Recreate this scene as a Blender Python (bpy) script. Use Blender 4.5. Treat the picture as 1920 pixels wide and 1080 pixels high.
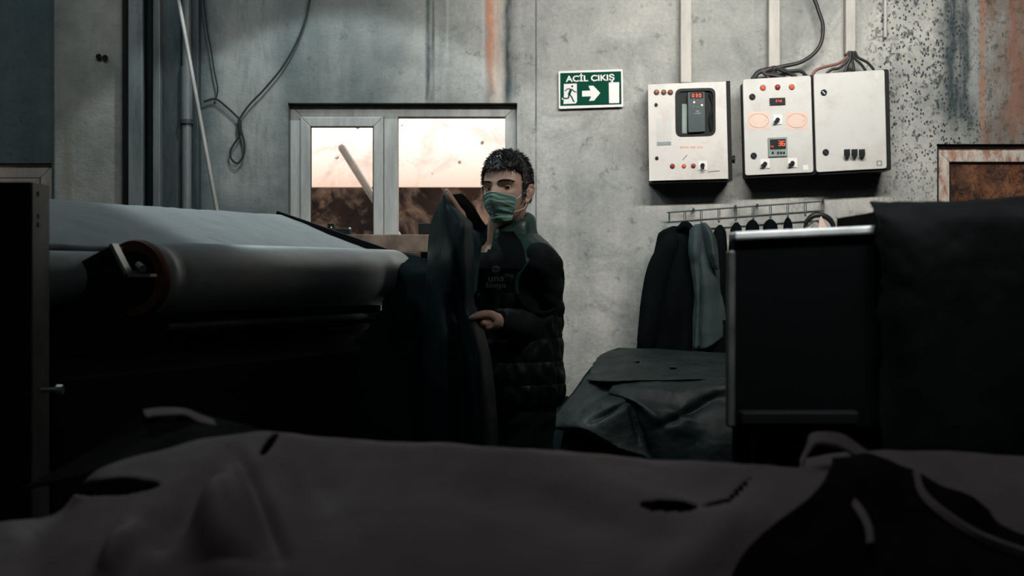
import bpy, bmesh, math, random
import numpy as np
from mathutils import Vector, Matrix, noise as mnoise
random.seed(7)
S = bpy.context.scene
C = S.collection
for o in list(bpy.data.objects): bpy.data.objects.remove(o)
PI = math.pi
F = 1920*50/36.0           # focal length in pixels
HZ = 515.0                 # horizon row
EYE = 1.36                 # camera height
WALL = 6.2                 # distance of the rear wall

# ---------------------------------------------------------------- camera
cam = bpy.data.cameras.new('camera'); camo = bpy.data.objects.new('camera', cam); C.objects.link(camo)
camo.location = (0, 0, EYE); camo.rotation_euler = (PI/2, 0, 0)
cam.lens = 50; cam.sensor_width = 36; cam.shift_y = -(540-HZ)/1920
cam.dof.use_dof = True; cam.dof.focus_distance = 4.75; cam.dof.aperture_fstop = 5.2
cam.clip_start = .05
S.camera = camo
# ---------------------------------------------------------------- world: pale hazy evening sky, peach towards the horizon
w = bpy.data.worlds.new('World'); S.world = w; w.use_nodes = True
nt = w.node_tree; nt.nodes.clear()
out = nt.nodes.new('ShaderNodeOutputWorld'); bg = nt.nodes.new('ShaderNodeBackground')
tc = nt.nodes.new('ShaderNodeTexCoord'); sp = nt.nodes.new('ShaderNodeSeparateXYZ'); rp = nt.nodes.new('ShaderNodeValToRGB')
nt.links.new(tc.outputs['Generated'], sp.inputs[0]); nt.links.new(sp.outputs[2], rp.inputs[0]); nt.links.new(rp.outputs[0], bg.inputs[0]); nt.links.new(bg.outputs[0], out.inputs[0])
rp.color_ramp.elements[0].position = 0.055; rp.color_ramp.elements[0].color = (.60, .40, .30, 1)
rp.color_ramp.elements[1].position = 0.112; rp.color_ramp.elements[1].color = (1, .93, .86, 1)
bg.inputs[1].default_value = 1.75
# ---------------------------------------------------------------- lights
def area(name, loc, target, sx, sy, watt, col):
    l = bpy.data.lights.new(name, 'AREA'); l.shape = 'RECTANGLE'; l.size = sx; l.size_y = sy; l.energy = watt; l.color = col
    o = bpy.data.objects.new(name, l); C.objects.link(o); o.location = loc
    o.rotation_euler = (Vector(target)-Vector(loc)).to_track_quat('-Z', 'Y').to_euler(); return o
def spot(name, loc, target, angle, blend, watt, col, r=.03):
    l = bpy.data.lights.new(name, 'SPOT'); l.energy = watt; l.color = col; l.spot_size = math.radians(angle); l.spot_blend = blend; l.shadow_soft_size = r
    o = bpy.data.objects.new(name, l); C.objects.link(o); o.location = loc
    o.rotation_euler = (Vector(target)-Vector(loc)).to_track_quat('-Z', 'Y').to_euler(); return o
t_ = area('tube_light', (1.05, 4.0, 3.12), (1.0, 6.2, 2.10), 1.9, .07, 33, (1, .965, .91)); t_.data.spread = math.radians(102)
area('tube_light_left', (-1.7, 4.3, 3.6), (-1.3, 5.6, 1.4), 1.6, .07, 15, (.80, .95, 1))
spot('shaded_lamp', (-.72, 5.35, 3.30), (-.72, 5.42, 1.0), 92, .12, 62, (.86, .97, 1))
area('front_fill', (0, .6, 4.2), (0, 3.0, .9), 2.0, 1.0, 6, (.88, .96, 1))  # added fill from high in front, not a lamp of the room
b_ = area('cabinet_edge_fill', (.62, 1.85, 2.55), (.58, 2.38, 1.50), .7, .12, 1.0, (.95, .98, 1)); b_.data.spread = math.radians(26)  # added light that brightens the cabinet's top edge
spot('man_fill_spot', (1.25, 3.75, 2.95), (-.05, 4.5, 1.50), 30, .9, 56, (1, .96, .90), .12)  # added spot that lights the man from the upper right
S.view_settings.view_transform = 'Standard'; S.view_settings.look = 'None'
S.view_settings.exposure = 0.0; S.view_settings.gamma = 1.0; S.view_settings.use_curve_mapping = False

# ================================================================ helpers
def P(px, py, d): return Vector(((px-960)/F*d, d, EYE-(py-HZ)/F*d))
def WX(px): return (px-960)/F*WALL
def WZ(py): return EYE-(py-HZ)/F*WALL

class N:
    """tiny node-graph wrapper"""
    def __init__(s, name):
        s.m = bpy.data.materials.new(name); s.m.use_nodes = True; s.t = s.m.node_tree; s.t.nodes.clear()
        s.o = s.n('ShaderNodeOutputMaterial'); s.tc = s.n('ShaderNodeTexCoord'); s._xyz = None
    def n(s, k, **kw):
        x = s.t.nodes.new(k)
        for a, b in kw.items(): setattr(x, a, b)
        return x
    def put(s, sock, v):
        if hasattr(v, 'is_output') or isinstance(v, bpy.types.NodeSocket): s.t.links.new(v, sock)
        else:
            if isinstance(v, (tuple, list)) and len(v) == 3 and sock.type == 'RGBA': v = (*v, 1)
            sock.default_value = v
    def mapv(s, scale=(1, 1, 1), src=None):
        m = s.n('ShaderNodeMapping'); s.put(m.inputs['Vector'], src or s.tc.outputs['Object']); m.inputs['Scale'].default_value = scale; return m.outputs[0]
    def noise(s, scale=5, detail=6, rough=.55, vec=None, stretch=None, dist=0):
        x = s.n('ShaderNodeTexNoise'); s.put(x.inputs['Vector'], vec or s.mapv(stretch or (1, 1, 1)))
        x.inputs['Scale'].default_value = scale; x.inputs['Detail'].default_value = detail; x.inputs['Roughness'].default_value = rough; x.inputs['Distortion'].default_value = dist
        return x.outputs['Fac']
    def ramp(s, f, a, b, ca=(0, 0, 0), cb=(1, 1, 1)):
        x = s.n('ShaderNodeValToRGB'); s.put(x.inputs[0], f); e = x.color_ramp.elements
        e[0].position = a; e[1].position = b; e[0].color = (*ca, 1); e[1].color = (*cb, 1); return x.outputs[0]
    def mth(s, op, a, b=0.0, c=None, clamp=False):
        x = s.n('ShaderNodeMath', operation=op, use_clamp=clamp); s.put(x.inputs[0], a); s.put(x.inputs[1], b)
        if c is not None: s.put(x.inputs[2], c)
        return x.outputs[0]
    def mix(s, f, a, b):
        x = s.n('ShaderNodeMix', data_type='RGBA'); s.put(x.inputs[0], f); s.put(x.inputs[6], a); s.put(x.inputs[7], b); return x.outputs[2]
    def xyz(s):
        if s._xyz is None:
            q = s.n('ShaderNodeSeparateXYZ'); s.put(q.inputs[0], s.tc.outputs['Object']); s._xyz = q.outputs
        return s._xyz
    def band(s, sock, c, hw, soft, wob=0):
        """1 inside |sock-c|<hw, fading over soft"""
        d = s.mth('ABSOLUTE', s.mth('SUBTRACT', sock, c))
        if wob: d = s.mth('ADD', d, s.mth('MULTIPLY', s.mth('SUBTRACT', s.noise(9, 4), .5), wob))
        return s.mth('DIVIDE', s.mth('SUBTRACT', hw+soft, d), soft, clamp=True)
    def above(s, sock, c, soft): return s.mth('DIVIDE', s.mth('SUBTRACT', sock, c-soft/2), soft, clamp=True)
    def bump(s, h, strength=.3, dist=.01):
        b = s.n('ShaderNodeBump'); s.put(b.inputs['Height'], h); b.inputs['Strength'].default_value = strength; b.inputs['Distance'].default_value = dist; return b.outputs[0]
    def bsdf(s, col, rough=.6, metal=0, nrm=None, **kw):
        p = s.n('ShaderNodeBsdfPrincipled'); s.put(p.inputs['Base Color'], col); s.put(p.inputs['Roughness'], rough); s.put(p.inputs['Metallic'], metal)
        if nrm is not None: s.put(p.inputs['Normal'], nrm)
        for k, v in kw.items(): s.put(p.inputs[k.replace('_', ' ')], v)
        s.t.links.new(p.outputs[0], s.o.inputs[0]); return p

def simple(name, col, rough=.6, metal=0, var=.25, scale=8, bump=.15, spec=.5, emit=None, es=1):
    g = N(name)
    f = g.ramp(g.noise(scale, 6), .3, .7)
    c2 = tuple(min(1, c*(1+var)) for c in col); c1 = tuple(c*(1-var) for c in col)
    kw = dict(Specular_IOR_Level=spec)
    if emit: kw['Emission_Color'] = emit; kw['Emission_Strength'] = es
    g.bsdf(g.mix(f, c1, c2), rough, metal, g.bump(g.noise(scale*8, 4), bump, .003) if bump else None, **kw)
    return g.m

def mk_obj(name, bm, mat, parent=None, smooth=True, mods=()):
    me = bpy.data.meshes.new(name)
    bmesh.ops.recalc_face_normals(bm, faces=bm.faces[:])
    if parent is not None:
        off = parent.get('_o'); bmesh.ops.translate(bm, verts=bm.verts[:], vec=-Vector(off))
    bm.to_mesh(me); bm.free()
    o = bpy.data.objects.new(name, me); C.objects.link(o)
    if mat: me.materials.append(mat)
    for p in me.polygons: p.use_smooth = smooth
    if smooth:
        try: me.set_sharp_from_angle(angle=math.radians(38))
        except Exception: pass
    if parent is not None: o.parent = parent; o['_o'] = parent['_o']
    for k, kw in mods:
        m = o.modifiers.new(k.lower(), k)
        for a, b in kw.items(): setattr(m, a, b)
    return o
def thing(name, label, cat, loc, group=None):
    o = bpy.data.objects.new(name, None); C.objects.link(o); o.location = loc; o['_o'] = tuple(loc); o.empty_display_size = .05
    o['label'] = label; o['category'] = cat
    if group: o['group'] = group
    return o
def tag(o, label, cat, group=None):
    o['label'] = label; o['category'] = cat
    if group: o['group'] = group
    return o
def struct(o): o['kind'] = 'structure'; return o
def new(): return bmesh.new()
def box(bm, x0, x1, y0, y1, z0, z1):
    v = [bm.verts.new((x, y, z)) for x in (x0, x1) for y in (y0, y1) for z in (z0, z1)]
    for f in ((0, 1, 3, 2), (4, 6, 7, 5), (0, 4, 5, 1), (2, 3, 7, 6), (0, 2, 6, 4), (1, 5, 7, 3)): bm.faces.new([v[i] for i in f])
def bar(bm, a, b, wx, wy, up=Vector((0, 0, 1))):
    """rectangular bar from a to b"""
    a = Vector(a); b = Vector(b); d = (b-a).normalized(); u = up if abs(d.dot(up)) < .95 else Vector((1, 0, 0))
    s = d.cross(u).normalized(); t = s.cross(d).normalized()
    v = [bm.verts.new(p+s*i*wx/2+t*j*wy/2) for p in (a, b) for i, j in ((-1, -1), (1, -1), (1, 1), (-1, 1))]
    for f in ((3, 2, 1, 0), (4, 5, 6, 7), (0, 1, 5, 4), (1, 2, 6, 5), (2, 3, 7, 6), (3, 0, 4, 7)): bm.faces.new([v[i] for i in f])
def prism(bm, pts, vec):
    """extrude a polygon (list of Vectors) by vec"""
    a = [bm.verts.new(p) for p in pts]; b = [bm.verts.new(p+vec) for p in pts]; n = len(pts)
    bm.faces.new(a); bm.faces.new(b[::-1])
    for i in range(n): bm.faces.new((a[i], b[i], b[(i+1) % n], a[(i+1) % n]))
def rounded(pts, r, n=5):
    """round the corners of a polygon"""
    out = []; L = len(pts)
    for i in range(L):
        p = pts[i]; a = (pts[i-1]-p); b = (pts[(i+1) % L]-p); a.normalize(); b.normalize()
        s = p+a*r; e = p+b*r
        for k in range(n+1):
            t = k/n; out.append(s*(1-t)**2+p*2*t*(1-t)+e*t*t)
    return out
def quadpx(pts, d): return [P(x, y, d) for x, y in pts]
def cat(pts, n):
    """catmull-rom resample an array of points (k, dim)"""
    p = np.asarray(pts, float); k = len(p)
    q = np.vstack([2*p[:1]-p[1:2], p, 2*p[-1:]-p[-2:-1]]); out = []
    for i in range(n):
        t = i/(n-1)*(k-1); j = min(int(t), k-2); u = t-j
        a, b, c, d = q[j], q[j+1], q[j+2], q[j+3]
        out.append(.5*((2*b)+(-a+c)*u+(2*a-5*b+4*c-d)*u*u+(-a+3*b-3*c+d)*u**3))
    return np.array(out)
def tube(bm, pts, rad, seg=10, n=None, flat=None, caps=True):
    """smooth tube; rad scalar or per-point list; flat=(axis Vector, factor) squashes along axis"""
    pts = [Vector(p) for p in pts]; k = len(pts)
    rad = [rad]*k if isinstance(rad, (int, float)) else rad
    n = n or max(2, (k-1)*6+1)
    a = cat([(*p, r) for p, r in zip(pts, rad)], n) if k > 2 else np.array([[*(pts[0].lerp(pts[1], i/(n-1))), rad[0]+(rad[1]-rad[0])*i/(n-1)] for i in range(n)])
    rings = []; prev = None
    for i in range(n):
        p = Vector(a[i, :3]); r = max(1e-4, a[i, 3])
        d = (Vector(a[min(i+1, n-1), :3])-Vector(a[max(i-1, 0), :3])).normalized()
        if prev is None: u = d.orthogonal().normalized()
        else: u = (prev-d*prev.dot(d)).normalized()
        prev = u; v = d.cross(u)
        ring = []
        for s in range(seg):
            o = (u*math.cos(2*PI*s/seg)+v*math.sin(2*PI*s/seg))*r
            if flat: o = o-flat[0]*o.dot(flat[0])*(1-flat[1])
            ring.append(bm.verts.new(p+o))
        rings.append(ring)
    for a_, b_ in zip(rings, rings[1:]):
        for s in range(seg): bm.faces.new((a_[s], a_[(s+1) % seg], b_[(s+1) % seg], b_[s]))
    if caps:
        for ring, sg in ((rings[0], -1), (rings[-1], 1)):
            c = sum((v.co for v in ring), Vector())/seg
            i = 0 if sg < 0 else -1
            d = (Vector(a[min(1, n-1), :3])-Vector(a[0, :3])) if sg < 0 else (Vector(a[-1, :3])-Vector(a[-2, :3]))
            rr = a[i, 3]
            d = d.normalized()*sg
            mid = [bm.verts.new(c+(v.co-c)*.7+d*rr*.7) for v in ring] if rr > .004 else None
            if mid:
                for s in range(seg): bm.faces.new((ring[s], ring[(s+1) % seg], mid[(s+1) % seg], mid[s]))
                t = bm.verts.new(c+d*rr)
                for s in range(seg): bm.faces.new((mid[s], mid[(s+1) % seg], t))
            else: bm.faces.new(ring)
def cyl(bm, a, b, r, seg=20, r2=None):
    a = Vector(a); b = Vector(b); d = (b-a).normalized(); u = d.orthogonal().normalized(); v = d.cross(u); r2 = r if r2 is None else r2
    A = [bm.verts.new(a+(u*math.cos(2*PI*i/seg)+v*math.sin(2*PI*i/seg))*r) for i in range(seg)]
    B = [bm.verts.new(b+(u*math.cos(2*PI*i/seg)+v*math.sin(2*PI*i/seg))*r2) for i in range(seg)]
    for i in range(seg): bm.faces.new((A[i], A[(i+1) % seg], B[(i+1) % seg], B[i]))
    bm.faces.new(A[::-1]); bm.faces.new(B)
def grid(bm, arr, closed=False):
    V = [[bm.verts.new(tuple(p)) for p in row] for row in arr]
    for r0, r1 in zip(V, V[1:]):
        m = len(r0)
        for j in range(m if closed else m-1): bm.faces.new((r0[j], r0[(j+1) % m], r1[(j+1) % m], r1[j]))
    return V
def sph(bm, c, r, sc=(1, 1, 1), seg=20, rg=12):
    m = bmesh.ops.create_uvsphere(bm, u_segments=seg, v_segments=rg, radius=r)
    for v in m['verts']: v.co = Vector((v.co.x*sc[0], v.co.y*sc[1], v.co.z*sc[2]))+Vector(c)
def sheet(name, rows, mat, parent=None, nu=60, nv=40, ripple=.006, rscale=7, ragged=.0, thick=.004, seed=0, conv=True, holes=(), folds=()):
    """a hide: control rows of (px,py,depth) -> smooth rippled sheet with real thickness"""
    if conv: rows = [[tuple(P(*p)) for p in r] for r in rows]
    a = np.array([cat(r, nu) for r in rows]); g = np.array([cat(a[:, j], nv) for j in range(nu)]).transpose(1, 0, 2)
    gu = np.gradient(g, axis=1); gv = np.gradient(g, axis=0); nr = np.cross(gu, gv); nr /= (np.linalg.norm(nr, axis=2, keepdims=True)+1e-9)
    h, k = g.shape[:2]
    for i in range(h):
        for j in range(k):
            p = Vector(g[i, j])
            e = mnoise.fractal(p*rscale+Vector((seed*3.1, seed, 0)), 1.0, 2.1, 4)
            g[i, j] += nr[i, j]*e*ripple
            if ragged:
                eu = min(j, k-1-j)/k; ev = min(i, h-1-i)/h
                if eu < .04 or ev < .04:
                    q = mnoise.fractal(p*28+Vector((seed, 5, 0)), 1.0, 2.0, 3)
                    if eu < .04: g[i, j] += gu[i, j]/(np.linalg.norm(gu[i, j])+1e-9)*q*ragged
                    else: g[i, j] += gv[i, j]/(np.linalg.norm(gv[i, j])+1e-9)*q*ragged
    px = 960+F*g[:, :, 0]/g[:, :, 1]; py = HZ-F*(g[:, :, 2]-EYE)/g[:, :, 1]
    for x0, y0, x1, y1, wd, am in folds:      # raised or sunken creases running along a line
        L2 = (x1-x0)**2+(y1-y0)**2; tt = np.clip(((px-x0)*(x1-x0)+(py-y0)*(y1-y0))/L2, 0, 1)
        dd = np.hypot(px-x0-tt*(x1-x0), py-y0-tt*(y1-y0)); g += nr*(am*np.exp(-(dd/wd)**2)*(.35+.65*np.sin(PI*tt)))[:, :, None]
    bm = new(); V = grid(bm, g)
    if holes:
        kill = []
        for f in bm.faces:
            c = f.calc_center_median(); x = 960+F*c.x/c.y; y = HZ-F*(c.z-EYE)/c.y
            for hx_, hy_, ra, rb, an in holes:
                ca, sa = math.cos(an), math.sin(an); u = ((x-hx_)*ca+(y-hy_)*sa)/ra; v = (-(x-hx_)*sa+(y-hy_)*ca)/rb
                if u*u+v*v < 1+.25*mnoise.noise(Vector((x*.02, y*.05, seed))): kill.append(f); break
        bmesh.ops.delete(bm, geom=kill, context='FACES')
    return mk_obj(name, bm, mat, parent, mods=(('SOLIDIFY', dict(thickness=thick, offset=0)),))
def text(name, body, loc, size, mat, parent=None, rotz=0, tilt=0, ext=.0006, align='CENTER', rot=None, sx=1, bold=0):
    c = bpy.data.curves.new(name, 'FONT'); c.body = body; c.size = size; c.extrude = ext; c.align_x = align; c.align_y = 'CENTER'; c.offset = bold
    t = bpy.data.objects.new(name, c); C.objects.link(t)
    bpy.context.view_layer.update()
    me = bpy.data.meshes.new_from_object(t.evaluated_get(bpy.context.evaluated_depsgraph_get()))
    bpy.data.objects.remove(t)
    M = Matrix.Translation(Vector(loc)) @ (rot or (Matrix.Rotation(rotz, 4, 'Z') @ Matrix.Rotation(tilt, 4, 'Y'))) @ Matrix.Rotation(PI/2, 4, 'X') @ Matrix.Diagonal((sx, 1, 1, 1))
    bm = new(); bm.from_mesh(me); bmesh.ops.transform(bm, matrix=M, verts=bm.verts[:])
    return mk_obj(name, bm, mat, parent, smooth=False)

# ================================================================ materials
def wall_mat():
    g = N('stained_concrete'); x, y, z = g.xyz()
    big = g.ramp(g.noise(1.6, 8, .6, dist=.4), .3, .72)
    c = g.mix(big, (.115, .14, .14), (.34, .35, .33))
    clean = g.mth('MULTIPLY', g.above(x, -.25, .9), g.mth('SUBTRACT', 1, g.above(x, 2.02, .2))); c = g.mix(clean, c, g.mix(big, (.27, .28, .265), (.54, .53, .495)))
    blot = g.ramp(g.noise(4.5, 9, .68), .45, .72); c = g.mix(g.mth('MULTIPLY', blot, g.mth('SUBTRACT', .6, g.mth('MULTIPLY', clean, .28))), c, (.10, .12, .115))
    st = g.ramp(g.noise(2.2, 7, .65, stretch=(5, 1, .35)), .48, .75); c = g.mix(g.mth('MULTIPLY', st, g.mth('SUBTRACT', .6, g.mth('MULTIPLY', clean, .3))), c, (.095, .115, .115))
    pat = g.ramp(g.noise(2.8, 10, .75, dist=.7), .50, .68); c = g.mix(g.mth('MULTIPLY', pat, .55), c, (.10, .125, .125))
    grain = g.ramp(g.noise(60, 4, .7), .35, .65); c = g.mix(g.mth('MULTIPLY', grain, .22), c, (.10, .11, .105))
    drk = g.ramp(g.noise(14, 6, .75), .57, .66); c = g.mix(g.mth('MULTIPLY', drk, .5), c, (.07, .085, .085))
    # left end of the wall: dimmer light put into a darker, bluer colour
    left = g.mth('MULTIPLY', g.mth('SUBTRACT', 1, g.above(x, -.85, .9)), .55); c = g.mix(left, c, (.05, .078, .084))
    up = g.mth('MULTIPLY', g.above(z, 1.9, .25), 1)
    def stain(px, hw, soft, col, amt, z0=2.08, wob=.03, zs=.12):
        nonlocal c
        m = g.mth('MULTIPLY', g.band(x, WX(px), hw, soft, wob), g.above(z, z0, zs))
        m = g.mth('MULTIPLY', m, g.ramp(g.noise(5, 6, .7, stretch=(3, 1, .6)), .25, .55))
        c = g.mix(g.mth('MULTIPLY', m, amt), c, col)
    stain(803, .004, .012, (.03, .045, .05), .9, 2.1, .02); stain(812, .003, .008, (.04, .055, .06), .8, 2.1, .02)
    stain(839, .002, .008, (.55, .55, .5), .35, 2.3, .02)
    stain(940, .05, .03, (.10, .11, .11), .7, 2.1, .06); stain(951, .006, .015, (.03, .045, .05), .9, 2.1, .05)
    stain(906, .003, .01, (.45, .45, .42), .5, 2.2, .02)
    stain(923, .016, .018, (.50, .215, .12), .95, 2.24, .05, .25)
    stain(934, .018, .02, (.50, .44, .38), .75, 2.08, .06, .1)
    stain(1005, .0015, .004, (.04, .05, .05), .75, 1.45, .008)
    stain(460, .08, .10, (.42, .43, .40), .5, 1.7, .1)
    # pitted render right of the cabinets
    pit = g.mth('MULTIPLY', g.band(x, WX(1740), .19, .10, .15), g.above(z, 1.75, .35))
    v = g.n('ShaderNodeTexVoronoi'); g.put(v.inputs['Vector'], g.mapv((1, 1, .7))); v.inputs['Scale'].default_value = 75
    vr = g.ramp(v.outputs['Distance'], .26, .36, (1, 1, 1), (0, 0, 0)); keep = g.ramp(g.noise(22, 3, .6), .40, .50)
    pits = g.mth('MULTIPLY', g.mth('MULTIPLY', vr, keep), pit)
    c = g.mix(pits, c, (.03, .045, .045))
    c = g.mix(g.mth('MULTIPLY', g.mth('MULTIPLY', pit, g.ramp(g.noise(38, 4, .7), .55, .62)), .8), c, (.045, .055, .055))
    stain(1800, .05, .06, (.030, .045, .05), .95, 1.98, .12, .2)
    stain(1826, .012, .02, (.45, .47, .45), .5, 2.1, .06)
    rust = g.mth('MULTIPLY', g.above(x, WX(1838), .06), g.ramp(g.noise(7, 8, .75, stretch=(2.2, 1, .6)), .40, .62))
    c = g.mix(g.mth('MULTIPLY', rust, .8), c, (.17, .095, .065))
    rs2 = g.mth('MULTIPLY', g.above(x, WX(1838), .06), g.ramp(g.noise(30, 5, .7), .52, .62)); c = g.mix(g.mth('MULTIPLY', rs2, .7), c, (.05, .055, .05))
    stain(1842, .005, .010, (.34, .145, .07), .6, 1.98, .03); stain(1908, .02, .03, (.27, .115, .07), .55, 1.98, .06)
    h = g.mth('SUBTRACT', g.mth('ADD', g.noise(9, 10, .7), g.mth('MULTIPLY', g.noise(90, 3), .15)), pits)
    g.bsdf(c, .85, 0, g.bump(h, .55, .015), Specular_IOR_Level=.25)
    return g.m
M = {}
M['wall'] = wall_mat()
def concrete2():
    g = N('column_concrete'); x, y, z = g.xyz()
    c = g.mix(g.ramp(g.noise(3.5, 9, .7), .3, .7), (.17, .18, .165), (.37, .345, .30))
    c = g.mix(g.mth('MULTIPLY', g.ramp(g.noise(3, 6, .6, stretch=(4, 1, .4)), .5, .7), .6), c, (.20, .165, .12))
    c = g.mix(g.ramp(g.noise(26, 6, .8), .62, .70), c, (.06, .07, .07))
    g.bsdf(c, .9, 0, g.bump(g.noise(30, 8, .7), .5, .01), Specular_IOR_Level=.2); return g.m
M['column'] = concrete2()
M['floor'] = simple('dark_floor', (.03, .032, .03), .7, scale=3)
M['dark_wall'] = simple('dark_plaster', (.06, .065, .065), .9)  # unseen walls and ceiling toned dark to keep the lower room dark
def steel_dirty(name, a, b, rough=.5, metal=.3):
    g = N(name); c = g.mix(g.ramp(g.noise(5, 7, .7, stretch=(3, 3, .5)), .35, .7), a, b)
    g.bsdf(c, rough, metal, g.bump(g.noise(40, 5), .2, .004)); return g.m
M['beam'] = steel_dirty('grey_painted_steel', (.10, .12, .12), (.24, .26, .25))
M['beam_dark'] = steel_dirty('dark_painted_steel', (.025, .035, .038), (.08, .10, .10))
M['pvc'] = steel_dirty('grimy_white_pvc', (.25, .265, .255), (.44, .45, .43), .55, 0)
M['pvc_pink'] = steel_dirty('grimy_beige_pvc', (.38, .30, .25), (.60, .48, .41), .55, 0)
def pvc_rusty():
    g = N('rust_streaked_pvc'); c = g.mix(g.ramp(g.noise(9, 7, .7, stretch=(3, 1, 1)), .45, .62), (.48, .45, .40), (.26, .11, .06))
    c = g.mix(g.ramp(g.noise(30, 6, .8), .58, .66), c, (.06, .05, .04)); g.bsdf(c, .7); return g.m
M['pvc_rusty'] = pvc_rusty()
def glass_mat(dirtcol, amt, spots=True):
    g = N('dirty_glass'); tr = g.n('ShaderNodeBsdfTransparent'); gl = g.n('ShaderNodeBsdfGlossy'); gl.inputs['Roughness'].default_value = .05
    tl = g.n('ShaderNodeBsdfTranslucent'); g.put(tl.inputs[0], dirtcol); df = g.n('ShaderNodeBsdfDiffuse'); g.put(df.inputs[0], dirtcol)
    m0 = g.n('ShaderNodeMixShader'); m0.inputs[0].default_value = .3; g.t.links.new(tl.outputs[0], m0.inputs[1]); g.t.links.new(df.outputs[0], m0.inputs[2])
    f = g.mth('MULTIPLY', g.ramp(g.noise(5, 8, .65, dist=.5), .46, .72), amt)
    m1 = g.n('ShaderNodeMixShader'); g.put(m1.inputs[0], f); g.t.links.new(tr.outputs[0], m1.inputs[1]); g.t.links.new(m0.outputs[0], m1.inputs[2])
    m2 = g.n('ShaderNodeMixShader'); m2.inputs[0].default_value = .04; g.t.links.new(m1.outputs[0], m2.inputs[1]); g.t.links.new(gl.outputs[0], m2.inputs[2])
    v = g.n('ShaderNodeTexVoronoi'); g.put(v.inputs['Vector'], g.mapv((1, 1, 1))); v.inputs['Scale'].default_value = 13
    sp_ = g.mth('MULTIPLY', g.ramp(v.outputs['Distance'], .11, .17, (1, 1, 1), (0, 0, 0)), g.ramp(g.noise(6, 2), .47, .50))
    dk = g.n('ShaderNodeBsdfDiffuse'); g.put(dk.inputs[0], (.12, .05, .03))
    m3 = g.n('ShaderNodeMixShader'); g.put(m3.inputs[0], g.mth('MULTIPLY', sp_, .8 if spots else 0)); g.t.links.new(m2.outputs[0], m3.inputs[1]); g.t.links.new(dk.outputs[0], m3.inputs[2])
    g.t.links.new(m3.outputs[0], g.o.inputs[0]); return g.m
M['glass'] = glass_mat((.70, .47, .36), .34)
M['glass_right'] = glass_mat((.3, .16, .1), .35)
def outdoor():
    g = N('brown_outdoor_wall'); c = g.mix(g.ramp(g.noise(3, 9, .7, dist=.6), .35, .65), (.006, .005, .005), (.075, .042, .03))
    c = g.mix(g.ramp(g.noise(4.2, 6, .7), .53, .66), c, (.42, .26, .18)); g.bsdf(c, .9); return g.m
M['outdoor'] = outdoor()
def rusty():
    g = N('rusty_sheet'); x, y, z = g.xyz()
    c = g.mix(g.ramp(g.noise(6, 9, .75, dist=1.), .42, .58), (.03, .022, .02), (.42, .17, .08))
    c = g.mix(g.ramp(g.noise(28, 8, .8, dist=1.5), .52, .56), c, (.015, .015, .015))
    c = g.mix(g.ramp(g.noise(45, 4, .8), .68, .70), c, (.85, .70, .6)); g.bsdf(c, .8); return g.m
M['rusty'] = rusty()
def leather(name, a, b, rough=.42, spec=.5, bump=.25, sc=6):
    g = N(name); c = g.mix(g.ramp(g.noise(sc, 7, .6), .35, .68), a, b)
    r = g.ramp(g.noise(sc*1.5, 5), .3, .7, (rough-.08,)*3, (rough+.14,)*3)
    h = g.mth('ADD', g.mth('MULTIPLY', g.noise(11, 5, .6, dist=.8), 1), g.mth('MULTIPLY', g.noise(220, 3), .06))
    g.bsdf(c, r, 0, g.bump(h, bump, .008), Specular_IOR_Level=spec); return g.m
M['hide'] = leather('dark_teal_leather', (.003, .009, .010), (.007, .017, .0185), .8, .05, .12)
M['hide_blue'] = leather('dark_blue_leather', (.006, .019, .022), (.012, .034, .040), .42, .4)
M['hide_green'] = leather('pile_green_leather', (.0035, .0095, .0095), (.007, .0165, .016), .50, .26, .5)
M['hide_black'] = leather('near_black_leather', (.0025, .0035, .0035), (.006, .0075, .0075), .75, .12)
M['hide_pale'] = leather('mauve_grey_leather', (.33, .265, .27), (.46, .38, .38), .6, .25, .35, 3)
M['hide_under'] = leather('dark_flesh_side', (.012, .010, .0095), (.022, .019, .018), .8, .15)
M['mach_black'] = simple('black_machine_paint', (.0045, .006, .006), .6, .0, bump=.1, spec=.22)
M['mach_grey'] = simple('worn_steel_plate', (.11, .125, .125), .5, .4, var=.35, scale=12)
M['steel_edge'] = simple('bare_steel_edge', (.5, .52, .5), .35, .7, var=.15)
def drum_mat():
    g = N('polished_drum'); c = g.mix(g.ramp(g.noise(4, 7, .65, stretch=(1, 1, 4)), .35, .7), (.40, .44, .45), (.60, .63, .63))
    g.bsdf(c, g.ramp(g.noise(12, 5), .3, .7, (.36,)*3, (.46,)*3), .55, g.bump(g.noise(60, 3), .05, .002)); return g.m
M['drum'] = drum_mat()
def belt_mat():
    g = N('dusty_grey_belt'); c = g.mix(g.ramp(g.noise(5, 8, .7), .3, .7), (.30, .335, .335), (.44, .47, .465))
    rot = g.n('ShaderNodeMapping'); g.put(rot.inputs[0], g.tc.outputs['Object']); rot.inputs['Rotation'].default_value = (0, 0, .42); rot.inputs['Scale'].default_value = (2.2, 14, 3)
    s = g.ramp(g.noise(2.2, 7, .7, vec=rot.outputs[0]), .62, .70); c = g.mix(g.mth('MULTIPLY', s, .8), c, (.05, .06, .06))
    g.bsdf(c, .7, 0, g.bump(g.noise(2.2, 7, .7, vec=rot.outputs[0]), .3, .01)); return g.m
M['belt'] = belt_mat()
M['disc'] = simple('rusty_red_flange', (.16, .065, .045), .6, .3, var=.5)
M['wood'] = simple('brown_wood', (.13, .092, .068), .7, scale=14, var=.5)
def enamel(name, col, dirt=(.30, .27, .22), amt=.5):
    g = N(name); c = g.mix(g.mth('MULTIPLY', g.ramp(g.noise(7, 8, .7), .48, .75), amt), col, dirt)
    c = g.mix(g.ramp(g.noise(48, 5, .8), .68, .74), c, (.12, .11, .10)); g.bsdf(c, .42, 0, g.bump(g.noise(5, 3), .08, .01)); return g.m
M['panel'] = enamel('cream_panel_enamel', (.56, .54, .51))
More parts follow.
